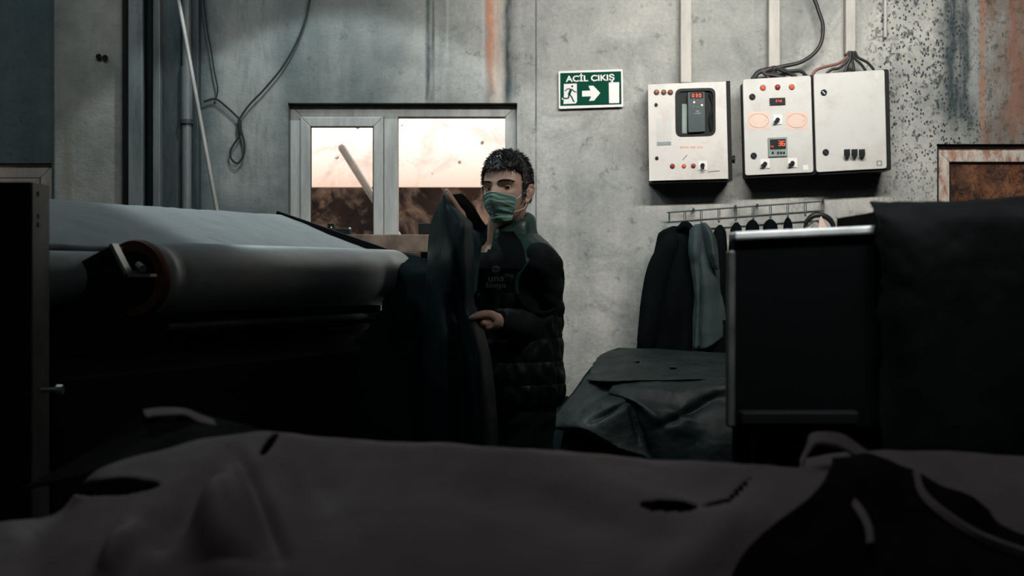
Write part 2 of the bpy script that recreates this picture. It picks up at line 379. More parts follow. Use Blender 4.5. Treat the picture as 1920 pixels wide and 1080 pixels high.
M['panel2'] = enamel('grey_panel_enamel', (.50, .50, .48))
M['black_plastic'] = simple('black_plastic', (.006, .010, .010), .5, bump=0, spec=.2)
M['drive'] = simple('teal_black_drive_case', (.022, .042, .046), .4, bump=0)
M['white_plastic'] = simple('white_plastic', (.66, .66, .64), .4, var=.06, bump=0)
M['sticker'] = simple('peach_sticker', (.62, .47, .40), .6, var=.08, bump=0)
M['orange_ink'] = simple('orange_ink', (.62, .36, .26), .6, bump=0)
M['grey_label'] = simple('grey_green_label', (.20, .26, .24), .6, bump=0)
M['led'] = simple('red_led', (.5, .03, .02), .4, bump=0, emit=(1, .12, .05), es=1.5)
M['led_pale'] = simple('pale_led', (.8, .5, .3), .4, bump=0, emit=(1, .72, .5), es=1.2)
M['lamp_red'] = simple('red_pilot_lens', (.35, .02, .02), .2, bump=0)
M['lamp_lit'] = simple('lit_red_pilot_lens', (.6, .06, .03), .2, bump=0, emit=(1, .12, .06), es=.45)
M['lamp_amber'] = simple('brown_pilot_lens', (.22, .08, .035), .2, bump=0)
M['chrome'] = simple('chrome_ring', (.55, .55, .52), .25, .9, bump=0)
M['sign_green'] = simple('sign_green', (.002, .050, .030), .8, var=.08, bump=0, spec=.1)
M['sign_white'] = simple('sign_white', (.68, .68, .66), .5, var=.06, bump=0)
M['cable'] = simple('black_cable', (.012, .014, .014), .5, bump=0)
M['cable_red'] = simple('brown_cable', (.16, .06, .045), .5, bump=0)
M['trunk'] = steel_dirty('cream_trunking', (.30, .29, .26), (.50, .47, .43), .55, 0)
M['rope'] = simple('grimy_rope', (.014, .02, .02), .9)
M['pole'] = steel_dirty('pale_pole', (.24, .23, .21), (.42, .40, .37), .5, .1)
M['coat_black'] = leather('black_coat_cloth', (.0015, .0025, .003), (.0035, .005, .0055), .9, .04, .3)
M['coat_grey'] = leather('grey_teal_coat_cloth', (.030, .045, .046), (.044, .062, .063), .9, .06, .3)
M['wire'] = simple('dark_wire', (.04, .055, .055), .45, .5, bump=0)
M['cab'] = simple('black_cabinet_paint', (.0010, .0016, .0017), .8, 0, bump=.05, spec=.08)
M['cab_top'] = simple('pale_cabinet_edge', (.72, .74, .71), .5, .2, var=.2, scale=20)
M['cab_side'] = simple('left_edge_highlight', (.10, .105, .10), .5, .3, var=.4, scale=20)  # dim edge strip, thin highlight of the left side put into its colour
def skin():
    g = N('skin'); c = g.mix(g.ramp(g.noise(22, 5), .35, .7), (.50, .315, .235), (.60, .40, .31))
    g.bsdf(c, .5, 0, g.bump(g.noise(160, 3), .12, .002), Subsurface_Weight=.12, Subsurface_Radius=(.01, .004, .002)); return g.m
M['skin'] = skin()
M['hair'] = simple('black_grey_hair', (.016, .017, .018), .42, bump=0, var=.4, scale=90, spec=.7)
M['eye'] = simple('eye_white', (.55, .52, .48), .25, bump=0)
M['iris'] = simple('dark_brown_iris', (.02, .01, .007), .12, bump=0)
M['mask'] = simple('green_mask_cloth', (.22, .41, .35), .6, var=.12, scale=30, bump=.25)
M['mask_edge'] = simple('pale_mask_edge', (.42, .58, .54), .75, bump=0)
M['loop'] = simple('white_elastic', (.75, .75, .72), .7, bump=0)
M['vest'] = leather('black_quilted_nylon', (.004, .0075, .009), (.007, .012, .014), .52, .28, .35, 9)
M['vest_matte'] = leather('matte_black_nylon', (.002, .0035, .004), (.004, .007, .008), .75, .10, .3, 9)
M['vest_green'] = leather('bottle_green_nylon', (.003, .027, .022), (.007, .046, .038), .40, .5, .45, 14)
M['sweater'] = leather('navy_black_knit', (.004, .0065, .0075), (.008, .012, .014), .85, .2, .4, 14)
M['trouser'] = leather('charcoal_trouser_cloth', (.010, .015, .017), (.018, .025, .028), .8, .2, .3, 12)
M['thread'] = simple('grey_logo_thread', (.10, .125, .125), .7, bump=0)

# ================================================================ room shell
YB = WALL+.22
opens = [(540, 970, 193, 476), (1757, 2150, 270, 640), (-420, 97, 306, 640)]   # window openings in pixels at the wall plane
bm = new(); X0, X1, Z1 = -4.2, 4.2, 4.6
ops = sorted([(WX(a), WX(b), WZ(d), WZ(c)) for a, b, c, d in opens])
cur = X0
for a, b, z0, z1 in ops:
    box(bm, cur, a, WALL, YB, 0, Z1); box(bm, a, b, WALL, YB, 0, z0); box(bm, a, b, WALL, YB, z1, Z1); cur = b
box(bm, cur, X1, WALL, YB, 0, Z1)
bmesh.ops.remove_doubles(bm, verts=bm.verts[:], dist=1e-5)
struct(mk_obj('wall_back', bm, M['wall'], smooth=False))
def slab(name, mat, *a):
    bm = new(); box(bm, *a); return struct(mk_obj(name, bm, mat, smooth=False))
slab('floor', M['floor'], X0-.2, X1+.2, -2.8, YB, -.15, 0)
slab('ceiling', M['dark_wall'], X0-.2, X1+.2, -2.8, YB, Z1, Z1+.15)
slab('wall_left', M['dark_wall'], X0-.2, X0, -2.8, YB, 0, Z1)
slab('wall_right', M['dark_wall'], X1, X1+.2, -2.8, YB, 0, Z1)
slab('wall_front', M['dark_wall'], X0-.2, X1+.2, -3.0, -2.8, 0, Z1)

# concrete pillar on the left
bm = new(); box(bm, *( (100-960)/F*6.0, (229-960)/F*6.0, 6.0, WALL, 0, Z1))
struct(mk_obj('trim_1', bm, M['column'], smooth=False, mods=(('BEVEL', dict(width=.008, segments=2)),)))

# ---------------- windows
def frame_ring(bm, x0, x1, z0, z1, w, y0, y1):
    o = [Vector((x0, y0, z0)), Vector((x1, y0, z0)), Vector((x1, y0, z1)), Vector((x0, y0, z1))]
    i = [Vector((x0+w, y0, z0+w)), Vector((x1-w, y0, z0+w)), Vector((x1-w, y0, z1-w)), Vector((x0+w, y0, z1-w))]
    for k in range(4):
        a, b = k, (k+1) % 4
        prism(bm, [o[a], o[b], i[b], i[a]], Vector((0, y1-y0, 0)))
def pane(bm, x0, x1, z0, z1, y): box(bm, x0, x1, y, y+.004, z0, z1)
BV = (('BEVEL', dict(width=.004, segments=2)),)
x0, x1, z0, z1 = WX(540), WX(970), WZ(476), WZ(193)
t = thing('window_1', 'two-light white plastic window with dirty panes behind the masked man', 'window', ((x0+x1)/2, WALL, z0)); del t['label']; del t['category']; struct(t)
yf = WALL+.05
bm = new(); frame_ring(bm, x0+.001, x1-.001, z0+.001, z1-.004, .052, yf, yf+.07); mk_obj('window_frame', bm, M['pvc'], t, False, BV)
xm0, xm1 = WX(718), WX(744)
bm = new(); box(bm, xm0, xm1, yf-.004, yf+.066, z0+.043, z1-.046); mk_obj('mullion', bm, M['pvc'], t, False, BV)
bm = new(); frame_ring(bm, WX(561), WX(717.5), WZ(461), WZ(217), .044, yf-.016, yf+.03); s_ = mk_obj('sash', bm, M['pvc'], t, False, BV)
bm = new(); pane(bm, WX(561)+.042, WX(717)-.042, WZ(461)+.042, WZ(217)-.042, yf+.008); mk_obj('pane', bm, M['glass'], s_, False)
bm = new(); frame_ring(bm, WX(561)+.043, WX(717)-.043, WZ(461)+.043, WZ(217)-.043, .004, yf-.004, yf+.006); mk_obj('rubber_seal', bm, M['black_plastic'], s_, False)
bm = new(); pane(bm, xm1-.004, x1-.04, z0+.04, z1-.04, yf+.012); mk_obj('pane', bm, M['glass'], t, False)
bm = new(); box(bm, x0+.002, x1-.002, WALL-.12, WALL+.045, WZ(474), WZ(441)); mk_obj('window_sill', bm, M['wood'], t, False, BV)
# right-hand window
x0, x1, z0, z1 = WX(1757), WX(2150), WZ(640), WZ(270)
t = thing('window_2', '', '', ((x0+x1)/2, WALL, z0)); del t['label']; del t['category']; struct(t)
bm = new(); frame_ring(bm, x0+.001, x1-.001, z0+.001, z1-.001, .012, WALL+.02, WALL+.10); mk_obj('reveal_lining', bm, M['black_plastic'], t, False)
bm = new(); frame_ring(bm, x0+.012, x1-.012, z0+.012, z1-.024, .052, WALL+.03, WALL+.10); mk_obj('window_frame', bm, M['pvc_rusty'], t, False, BV)
bm = new(); frame_ring(bm, x0+.060, x1-.060, z0+.060, z1-.070, .014, WALL+.045, WALL+.09); mk_obj('rubber_seal', bm, M['black_plastic'], t, False)
bm = new(); pane(bm, x0+.07, x1-.07, z0+.07, z1-.08, WALL+.065); mk_obj('pane', bm, M['glass_right'], t, False)
# left-hand window
x0, x1, z0, z1 = WX(-420), WX(97), WZ(640), WZ(306)
t = thing('window_3', '', '', ((x0+x1)/2, WALL, z0)); del t['label']; del t['category']; struct(t)
bm = new(); frame_ring(bm, x0+.001, x1-.001, z0+.001, z1-.008, .055, WALL+.02, WALL+.09); mk_obj('window_frame', bm, M['pvc_pink'], t, False, BV)
bm = new(); frame_ring(bm, x0+.058, x1-.058, z0+.058, z1-.066, .05, WALL+.012, WALL+.07); mk_obj('sash', bm, M['pvc_pink'], t, False, BV)
bm = new(); pane(bm, x0+.10, x1-.10, z0+.10, z1-.11, WALL+.04); mk_obj('pane', bm, M['glass'], t, False)

# outdoors seen through the panes
bm = new(); box(bm, -9, 9, YB, 16, -.2, -.05); struct(mk_obj('floor_outside', bm, M['outdoor'], smooth=False))
bm = new(); yo = 9.0; ztop = EYE+(HZ-351)/F*yo; box(bm, -5, 1.2, yo, yo+.25, -.05, ztop); tag(mk_obj('yard_wall', bm, M['outdoor'], smooth=False), 'mottled brown yard wall seen through the dirty two-light window', 'wall')
bm = new(); yo = 7.3
n = 60; pts = []
for i in range(n+1):
    xx = 1.9+i*.04; pts.append((xx, yo+.02*math.sin(i*PI/2)))
g_ = [[(a, b, -.05) for a, b in pts], [(a, b, 2.02) for a, b in pts]]; grid(bm, g_)
tag(mk_obj('rusty_sheet_fence', bm, M['rusty'], mods=(('SOLIDIFY', dict(thickness=.004)),)), 'orange rusty sheet metal seen through the right-hand window', 'fence')
bm = new(); a = P(641, 277, 7.4); b = P(706, 380, 7.4); d = (b-a); tt = (a.z+.05)/(a.z-b.z); tube(bm, [a, a+d*tt], .02, 8, 8)
tag(mk_obj('yard_pole', bm, M['white_plastic']), 'pale pole leaning outside, seen through the left pane', 'pole')

# ---------------- steel posts, pipe, pole and rope on the left of the wall
def upright(name, px0, px1, d0, d1, mat, label, catg='post'):
    bm = new(); box(bm, (px0-960)/F*d0, (px1-960)/F*d0, d0, d1, 0, Z1); return tag(mk_obj(name, bm, mat, smooth=False, mods=BV), label, catg)
t = thing('steel_column', 'pale grey flanged steel column directly right of the concrete pillar', 'column', ((262-960)/F*6.0, 6.1, 0))
bm = new(); box(bm, (240-960)/F*5.95, (267-960)/F*5.95, 5.95, 5.975, 0, Z1); mk_obj('front_flange', bm, M['beam'], t, False, BV)
bm = new(); box(bm, (250-960)/F*6, (257-960)/F*6, 5.975, 6.165, 0, Z1); mk_obj('web', bm, M['beam_dark'], t, False)
bm = new(); box(bm, (234-960)/F*6.17, (285-960)/F*6.17, 6.165, 6.2, 0, Z1); mk_obj('rear_flange', bm, M['beam_dark'], t, False)
upright('steel_angle', 286, 300, 6.09, 6.2, M['beam'], 'narrow dark grey steel angle between the flanged column and the flat panel', 'post')
upright('flat_steel_post', 301, 340, 6.13, 6.2, M['beam_dark'], 'broad flat dark steel post standing against the wall left of the grey pipe', 'post')
t = thing('drain_pipe', 'grey vertical pipe with a clamp, left of the leaning pole', 'pipe', ((349-960)/F*6.11, 6.11, 0))
bm = new(); c_ = (349-960)/F*6.11; cyl(bm, (c_, 6.12, 0), (c_, 6.12, WZ(232)), .021, 20); cyl(bm, (c_, 6.12, WZ(232)), (c_, 6.12, WZ(130)), .025, 20); cyl(bm, (c_, 6.12, WZ(130)), (c_, 6.12, Z1), .020, 20); mk_obj('pipe', bm, M['beam'], t)
bm = new(); cyl(bm, (c_, 6.12, WZ(236)), (c_, 6.12, WZ(228)), .03, 20); box(bm, c_-.012, c_+.012, 6.12, 6.2, WZ(236), WZ(229)); mk_obj('clamp', bm, M['beam_dark'], t, mods=())
upright('dark_strip', 358, 372, 6.14, 6.2, M['beam_dark'], 'thin dark strip behind the top of the leaning pole', 'duct')  # flat dark strip on the wall beside the pipe
a = P(335, 0, 5.9); b = P(408, 402, 5.75); d = b-a; tt = a.z/(a.z-b.z); up_ = 1.3
bm = new(); tube(bm, [a-d*up_, a+d*tt], .0085, 10, 8); tag(mk_obj('leaning_pole', bm, M['pole']), 'long thin pale pole leaning in front of the wall behind the machine', 'pole')
for px, py in ((185, 106), (197, 108)):
    bm = new(); cyl(bm, P(px, py, 5.985), P(px, py, 6.005)+Vector((0, .0, 0)), .012, 14); tag(mk_obj('wall_plug', bm, M['black_plastic']), 'round black plug in the concrete pillar, %s of the pair' % ('left' if px < 190 else 'right'), 'plug', 'plugs in the pillar')
t = thing('hanging_rope', 'dark thin rope ending in a knotted loop left of the window', 'rope', tuple(P(450, 222, 6.1)))
R_ = lambda l, d=6.18: [P(x, y, d) for x, y in l]
bm = new(); tube(bm, R_([(600, -260), (590, -90), (581, 0), (570, 45), (552, 88), (528, 128), (495, 168), (468, 196), (450, 222), (446, 236)]), .0045, 8); tube(bm, R_([(450, 224), (430, 205), (405, 186), (383, 190)]), .0045, 8)
tube(bm, R_([(405, 186), (408, 166), (402, 135), (396, 95), (388, 50), (380, -40), (376, -300)]), .0035, 8); mk_obj('cord', bm, M['rope'], t)
bm = new(); tube(bm, R_([(449, 222), (452, 244), (458, 268), (457, 290), (446, 306), (434, 298), (432, 284), (440, 268), (450, 252), (448, 232)]), .0048, 8, 60); mk_obj('loop', bm, M['rope'], t)
bm = new(); tube(bm, R_([(449, 226), (450, 250)]), .009, 8, 4); mk_obj('knot', bm, M['rope'], t)

# ---------------- exit sign
d = 6.18
t = thing('exit_sign', 'green and white emergency exit sign on the wall above the man', 'sign', tuple(P(1108, 166, 6.19)))
q = [(1047, 133.5), (1167.5, 129.5), (1168.5, 200), (1048, 204)]
bm = new(); prism(bm, rounded(quadpx(q, d), .006), Vector((0, .02, 0))); mk_obj('board', bm, M['sign_white'], t, False)
q = [(1050.3, 137.2), (1164.5, 133.6), (1165.2, 195.5), (1050.6, 198.7)]
bm = new(); prism(bm, quadpx(q, d-.001), Vector((0, .0015, 0))); mk_obj('green_field', bm, M['sign_green'], t, False)
tl = math.atan(4/121.0)
text('lettering', 'ACİL ÇIKIŞ', P(1107, 147.2, d-.0018), .036, M['sign_white'], t, tilt=-tl, bold=.0009, sx=1.16)
def sgn(nm, pts, mat, dd=.0022, rr=0):
    bm = new(); pp = quadpx(pts, d-dd)
    if rr: pp = rounded(pp, rr, 3)
    prism(bm, pp, Vector((0, .0012, 0))); return mk_obj(nm, bm, mat, t, False)
sgn('doorway_symbol', [(1057.3, 157.5), (1081.5, 156.5), (1082, 190.5), (1079.3, 194), (1056.5, 195), (1057, 187.5), (1053.3, 186.5), (1054, 183.3), (1057.3, 183)], M['sign_white'])
sgn('arrow', [(1091.5, 170.5), (1107, 169.8), (1103.5, 161), (1112.5, 160.6), (1125.5, 174.3), (1114, 188.5), (1104.5, 189.3), (1108.5, 180.5), (1091.5, 181)], M['sign_white'])
sgn('door_symbol', [(1141.5, 154.7), (1161, 154), (1161, 193), (1142, 193.6)], M['sign_white'], rr=.003)
bm = new()
def lim(a, b, w): bar(bm, P(*a, d-.003), P(*b, d-.003), .002, w)
cyl(bm, P(1073, 161.7, d-.004), P(1073, 161.7, d-.002), .0046, 16)
lim((1071, 167), (1066.5, 178), .0105); lim((1072, 167), (1077, 172), .0045); lim((1077, 172), (1081, 172.5), .004); lim((1069, 166.5), (1063.5, 166.8), .004); lim((1063.5, 166.8), (1059, 171), .004)
lim((1067, 178), (1065.5, 184.3), .006); lim((1065.5, 184.3), (1055, 184.5), .0052); lim((1068, 177), (1072.5, 183), .0055); lim((1072.5, 183), (1075.5, 190), .005); lim((1075, 190), (1077.5, 190.2), .004)
mk_obj('running_figure', bm, M['sign_green'], t, False)

# ---------------- electrical cabinets
def led_digit(bm, ch, c, h, dd):
    seg = {'3': 'abgcd', '6': 'acdefg', '2': 'abged', '8': 'abcdefg', '0': 'abcdef', '7': 'abc', '4': 'fgbc', '5': 'afgcd'}[ch]; w_ = h*.55; L = h*.13
    for s in seg:
        if s == 'a': a, b = (-w_/2, h/2), (w_/2, h/2)
        if s == 'g': a, b = (-w_/2, 0), (w_/2, 0)
        if s == 'd': a, b = (-w_/2, -h/2), (w_/2, -h/2)
        if s == 'f': a, b = (-w_/2, h/2), (-w_/2, 0)
        if s == 'b': a, b = (w_/2, h/2), (w_/2, 0)
        if s == 'e': a, b = (-w_/2, -h/2), (-w_/2, 0)
        if s == 'c': a, b = (w_/2, -h/2), (w_/2, 0)
        bar(bm, c+Vector((a[0], 0, a[1])), c+Vector((b[0], 0, b[1])), .001, L)
def cabinet(name, label, corners, depth, mat, rr, lip=.006):
    yf = WALL-depth; t = thing(name, label, 'control box', tuple(P(sum(c[0] for c in corners)/4, corners[2][1], WALL-depth/2)))
    pp = rounded(quadpx(corners, yf+.012), max(rr, .002), 5)
    cx = sum((p for p in pp), Vector())/len(pp)
    back = [cx+(p-cx)*.985 for p in pp]
    back = rounded([P(corners[0][0]+5, corners[0][1]+1, yf+.012), P(corners[1][0]+8, corners[1][1]-1, yf+.012), P(corners[2][0]+8, corners[2][1]+4, yf+.012), P(corners[3][0]+5, corners[3][1]+4, yf+.012)], max(rr, .002), 5)
    bm = new(); prism(bm, back, Vector((0, depth-.012, 0))); mk_obj('enclosure', bm, M['mach_black'], t, False)
    return t, yf
def pxbox(nm, mat, t, q, dd, th, rr=0, smooth=False, mods=()):
    bm = new(); pp = quadpx(q, dd)
    if rr: pp = rounded(pp, rr, 4)
    prism(bm, pp, Vector((0, th, 0))); return mk_obj(nm, bm, mat, t, smooth, mods)
def pilot(t, px, py, yf, mat, r=.0095):
    bm = new(); cyl(bm, P(px, py, yf-.004), P(px, py, yf+.002), r, 20); o = mk_obj('pilot_lamp', bm, M['chrome'], t)
    bm = new(); sph(bm, P(px, py, yf-.005), r*.75, (1, .7, 1), 16, 10); mk_obj('lens', bm, mat, o)
def lock(t, px, py, yf, r=.011, mat=None):
    bm = new(); cyl(bm, P(px, py, yf-.006), P(px, py, yf+.002), r, 20, r*1.1); o = mk_obj('door_lock', bm, M['black_plastic'], t)
    bm = new(); bar(bm, P(px, py, yf-.0065)+Vector((-r*.45, 0, r*.45)), P(px, py, yf-.0065)+Vector((r*.45, 0, -r*.45)), .002, r*.28); mk_obj('key_slot', bm, mat or M['drive'], o, False)
def rotary(t, px, py, yf, sq=8.5, ang=210):
    q = [(px-sq, py-sq), (px+sq, py-sq-.5), (px+sq, py+sq-.5), (px-sq, py+sq)]
    o = pxbox('rotary_switch', M['white_plastic'], t, q, yf-.004, .006, .002)
    bm = new(); cyl(bm, P(px, py, yf-.02), P(px, py, yf-.003), .0085, 16, .0095); c_ = P(px, py, yf-.02); a = math.radians(ang); bar(bm, c_, c_+Vector((math.cos(a), 0, math.sin(a)))*.017, .012, .008); mk_obj('knob', bm, M['black_plastic'], o, mods=())
# A: cream cabinet with a window showing a drive
cA = [(1215, 158.5), (1361, 152.5), (1365.5, 335), (1217.5, 339)]
t, yf = cabinet('control_cabinet', 'cream steel control cabinet with a rounded window showing a black drive, leftmost of three', cA, .15, M['panel'], .001)
bm = new(); wq = rounded(quadpx([(1267, 168), (1340, 166), (1340.5, 253), (1268, 255)], yf), .028, 8)
oq = quadpx(cA, yf); n = len(wq)
# door with a real hole: bridge outer rectangle to the inner outline
outer = []
for p in wq:
    c_ = P(1304, 211, yf); dx, dz = p.x-c_.x, p.z-c_.z; best = 1e9
    for i in range(4):
        a, b = oq[i], oq[(i+1) % 4]; ex, ez = b.x-a.x, b.z-a.z; det = dx*(-ez)+dz*ex
        if abs(det) < 1e-12: continue
        s = ((a.x-c_.x)*(-ez)+(a.z-c_.z)*ex)/det; u = (dx*(a.z-c_.z)-dz*(a.x-c_.x))/det
        if s > 0 and -1e-6 <= u <= 1+1e-6: best = min(best, s)
    outer.append(c_+Vector((dx, 0, dz))*best)
A = [outer, wq]
def ringprism(bm, out, inn, th):
    v = [[bm.verts.new(p+Vector((0, k*th, 0))) for p in L] for L in (out, inn) for k in (0, 1)]
    n = len(out)
    for i in range(n):
        j = (i+1) % n
        bm.faces.new((v[0][i], v[0][j], v[2][j], v[2][i])); bm.faces.new((v[1][i], v[3][i], v[3][j], v[1][j]))
        bm.faces.new((v[0][i], v[1][i], v[1][j], v[0][j])); bm.faces.new((v[2][i], v[2][j], v[3][j], v[3][i]))
# insert the exact corners
allp = []
for i in range(n):
    allp.append((outer[i], wq[i]))
res = []
for i in range(n):
    res.append(allp[i]); a = outer[i]; b = outer[(i+1) % n]
    for q in oq:
        ab = math.atan2((a-c_).z, (a-c_).x); bb = math.atan2((b-c_).z, (b-c_).x); qq = math.atan2((q-c_).z, (q-c_).x)
        d1 = (qq-ab) % (2*PI); d2 = (bb-ab) % (2*PI)
        if d2 > PI: d1 = (ab-qq) % (2*PI); d2 = (ab-bb) % (2*PI)
        if 1e-6 < d1 < d2: res.append((q, wq[i].lerp(wq[(i+1) % n], d1/d2)))
ringprism(bm, [r[0] for r in res], [r[1] for r in res], .013)
door = mk_obj('door', bm, M['panel'], t, False)
bm = new()
cc = sum(wq, Vector())/n
ringprism(bm, [cc+(p-cc)*1.035+Vector((0, -.003, 0)) for p in wq], [cc+(p-cc)*.915+Vector((0, -.003, 0)) for p in wq], .02); mk_obj('window_seal', bm, M['black_plastic'], door)
bm = new(); prism(bm, [p+Vector((0, .009, 0)) for p in wq], Vector((0, .004, 0))); mk_obj('inner_plate', bm, M['mach_black'], door, False)
pxbox('cable_loom', M['black_plastic'], door, [(1270, 170), (1288, 169), (1288, 252), (1270, 250)], yf+.006, .004, .01)
bm = new(); tube(bm, [P(x, y, yf+.004) for x, y in ((1331, 176), (1337, 200), (1331, 225), (1335, 248))], .006, 8); mk_obj('cable_loom', bm, M['black_plastic'], door)
pxbox('plate', M['grey_label'], door, [(1279, 195), (1288, 195), (1288, 250), (1279, 250)], yf+.003, .004)
o = pxbox('drive_unit', M['drive'], t, [(1289.5, 173), (1321, 172), (1322, 246), (1291, 248)], yf-.018, .028, .003)
bm = new(); 
for i, ch in enumerate('030'): led_digit(bm, ch, P(1299.5+i*6.5, 179, yf-.0195), .013, 0)
mk_obj('display_digits', bm, M['led'], o, False)
pxbox('display', M['black_plastic'], o, [(1294, 173.5), (1318.5, 173), (1318.5, 184.5), (1294, 185)], yf-.0188, .001)
for px, py in ((1301.5, 191.5), (1316, 197)):
    bm = new(); cyl(bm, P(px, py, yf-.021), P(px, py, yf-.017), .004, 12); mk_obj('lit_key', bm, M['led_pale'], o)
for px, py in ((1301, 186), (1308, 188), (1308, 194), (1315, 190), (1308, 200), (1301, 200)):
    bm = new(); cyl(bm, P(px, py, yf-.020), P(px, py, yf-.017), .0045, 12); mk_obj('key', bm, M['mach_grey'], o)
pxbox('printed_mark', M['mach_grey'], o, [(1304, 207), (1312, 207), (1308.5, 210.5), (1307.5, 210.5)], yf-.0186, .001)
pxbox('printed_mark', M['mach_grey'], o, [(1302, 211.8), (1314, 211.4), (1314, 213.2), (1302, 213.6)], yf-.0186, .001)
for px in (1231, 1244.5, 1257): pilot(t, px, 173, yf, M['lamp_amber'], .012)
lock(t, 1230, 196.5, yf, .007); lock(t, 1231.5, 296.5, yf, .007)
pxbox('label', M['panel2'], t, [(1230, 222), (1259, 221), (1259, 262), (1231, 263)], yf-.001, .002)
pxbox('label_bar', M['grey_label'], t, [(1231.5, 266), (1258, 265), (1258.3, 272), (1231.8, 273)], yf-.0015, .002)
pxbox('warning_mark', M['orange_ink'], t, [(1243, 225), (1244.5, 225), (1246, 231), (1242, 231)], yf-.002, .002)
for i, (a, b) in enumerate(((0, 5), (5.6, 8), (8.6, 12), (12.6, 16), (19, 23), (23.6, 29), (32, 35), (35.6, 38), (38.6, 43))):
    pxbox('printed_mark', M['orange_ink'], t, [(1275+a, 274.6-a*.01), (1275+b, 274.6), (1275+b, 278.2), (1275+a, 278.4)], yf-.0006, .001)
pxbox('scratched_label', M['beam'], t, [(1279, 300), (1288, 290), (1289, 291), (1280, 301)], yf-.0006, .001)
pxbox('scratched_label', M['beam'], t, [(1327, 321), (1350, 319.5), (1350, 321.5), (1327, 323.5)], yf-.0006, .001)
for px, mt in ((1260.8, 'lamp_red'), (1282.5, 'lamp_lit'), (1300, 'lamp_red')): pilot(t, px, 311.5-(px-1260)*.01, yf, M[mt], .0105 if px != 1282.5 else .009)
rotary(t, 1317.5, 310, yf, 8.5, 280)
bm = new(); c_ = P(1367, 299, WALL-.09); cyl(bm, c_, c_+Vector((.018, 0, 0)), .012, 14); cyl(bm, c_+Vector((.016, 0, 0)), c_+Vector((.024, 0, 0)), .017, 14); cyl(bm, c_+Vector((-.004, .02, -.035)), c_+Vector((.012, .02, -.035)), .010, 14); mk_obj('cable_gland', bm, M['black_plastic'], t)
# B: middle cabinet
cB = [(1392.5, 149), (1520.5, 141.5), (1525.5, 323), (1397.5, 329)]
t, yf = cabinet('control_cabinet', 'pale grey control cabinet showing red digits 36 and two peach stickers, middle of three', cB, .15, M['panel2'], .012)
pxbox('door', M['panel2'], t, cB, yf, .013, .012, mods=(('BEVEL', dict(width=.002, segments=2)),))
for px, py, mt in ((1430.5, 164.5, 'lamp_lit'), (1458, 163.5, 'lamp_red'), (1484.5, 163, 'lamp_lit')): pilot(t, px, py, yf, M[mt], .0125)
for px, py in ((1410.5, 181.5), (1413, 292)): lock(t, px, py, yf, .0125)
o = pxbox('counter_display', M['black_plastic'], t, [(1443, 184), (1472.5, 183), (1472.8, 196), (1443.3, 197)], yf-.006, .008, .002)
bm = new()
for i, ch in enumerate('240'): led_digit(bm, ch, P(1456+i*4.2, 189.3, yf-.0068), .008, 0)
mk_obj('display_digits', bm, M['led'], o, False)
for x0_, x1_ in ((1401.5, 1443.5), (1473, 1515)):
    o = pxbox('sticker', M['sticker'], t, [(x0_, 210.5), (x1_-1, 208.5), (x1_, 242.5), (x0_+1, 243.5)], yf-.0008, .0012)
    bm = new(); c_ = P((x0_+x1_)/2, 226, yf-.0014); rx, rz = 18.5/F*yf, 13.5/F*yf
    tube(bm, [c_+Vector((rx*math.cos(a), 0, rz*math.sin(a))) for a in [k*2*PI/24 for k in range(25)]], .0009, 5, 49); cyl(bm, c_+Vector((rx*.72, -.0006, 0)), c_+Vector((rx*.72, .0006, 0)), .004, 10)
    for k in range(14):
        a = PI*.15+k*PI*.7/13; bar(bm, c_+Vector((rx*.86*math.cos(a), 0, rz*.84*math.sin(a))), c_+Vector((rx*.94*math.cos(a), 0, rz*.94*math.sin(a))), .001, .002)
    mk_obj('printed_ring', bm, M['orange_ink'], o)
rotary(t, 1458, 224.5, yf, 8.8, 215); rotary(t, 1434.5, 307, yf, 8.8, 205); rotary(t, 1486, 305.5, yf, 8.8, 205)
o = pxbox('temperature_controller', M['grey_label'], t, [(1440, 258.5), (1476, 257), (1477, 292.5), (1441, 294)], yf-.008, .012, .003)
pxbox('screen', M['black_plastic'], o, [(1443.5, 261.5), (1473, 260.3), (1473.5, 279.5), (1444, 280.5)], yf-.0088, .001)
bm = new()
for ch, px in (('3', 1462), ('6', 1469)): led_digit(bm, ch, P(px, 268.7, yf-.0098), .0185, 0)
mk_obj('large_digits', bm, M['led'], o, False); bm = new()
for ch, px in (('4', 1446), ('5', 1449.3)): led_digit(bm, ch, P(px, 274.5, yf-.0098), .006, 0)
mk_obj('small_digits', bm, M['led'], o, False)
for px in (1449, 1459, 1464.5, 1470): pxbox('button', M['black_plastic'], o, [(px-2, 284.5), (px+2, 284.3), (px+2, 289), (px-2, 289.3)], yf-.009, .002)
pxbox('sticker', M['white_plastic'], t, [(1505.5, 309.5), (1515.5, 309), (1516, 318.5), (1506, 319)], yf-.0008, .0012)
pxbox('sticker', M['panel2'], t, [(1502.5, 149.5), (1512, 149), (1512.3, 157.5), (1503, 158)], yf-.001, .0014)
# C: right cabinet
cC = [(1525.5, 139), (1658.5, 130.5), (1663, 315.5), (1531, 323)]
t, yf = cabinet('control_cabinet', 'plain pale grey cabinet with two door locks and three small black sockets, rightmost of three', cC, .17, M['panel2'], .012)
pxbox('door', M['panel2'], t, cC, yf, .013, .012, mods=(('BEVEL', dict(width=.002, segments=2)),))
lock(t, 1544.5, 173.5, yf, .0125, M['white_plastic']); lock(t, 1548, 285.5, yf, .0125)
for px in (1588.5, 1602.5, 1616.5):
    o = pxbox('socket', M['black_plastic'], t, [(px-5.5, 280), (px+5.5, 279.5), (px+5.5, 291), (px-5.5, 291.5)], yf-.008, .01, .002)
    bm = new(); cyl(bm, P(px, 289.5, yf-.024), P(px, 289.5, yf-.006), .0125, 14); mk_obj('plug', bm, M['black_plastic'], o)
pxbox('sticker', M['beam'], t, [(1643.5, 301.5), (1653.5, 301), (1654, 311), (1644, 311.5)], yf-.0008, .0012)
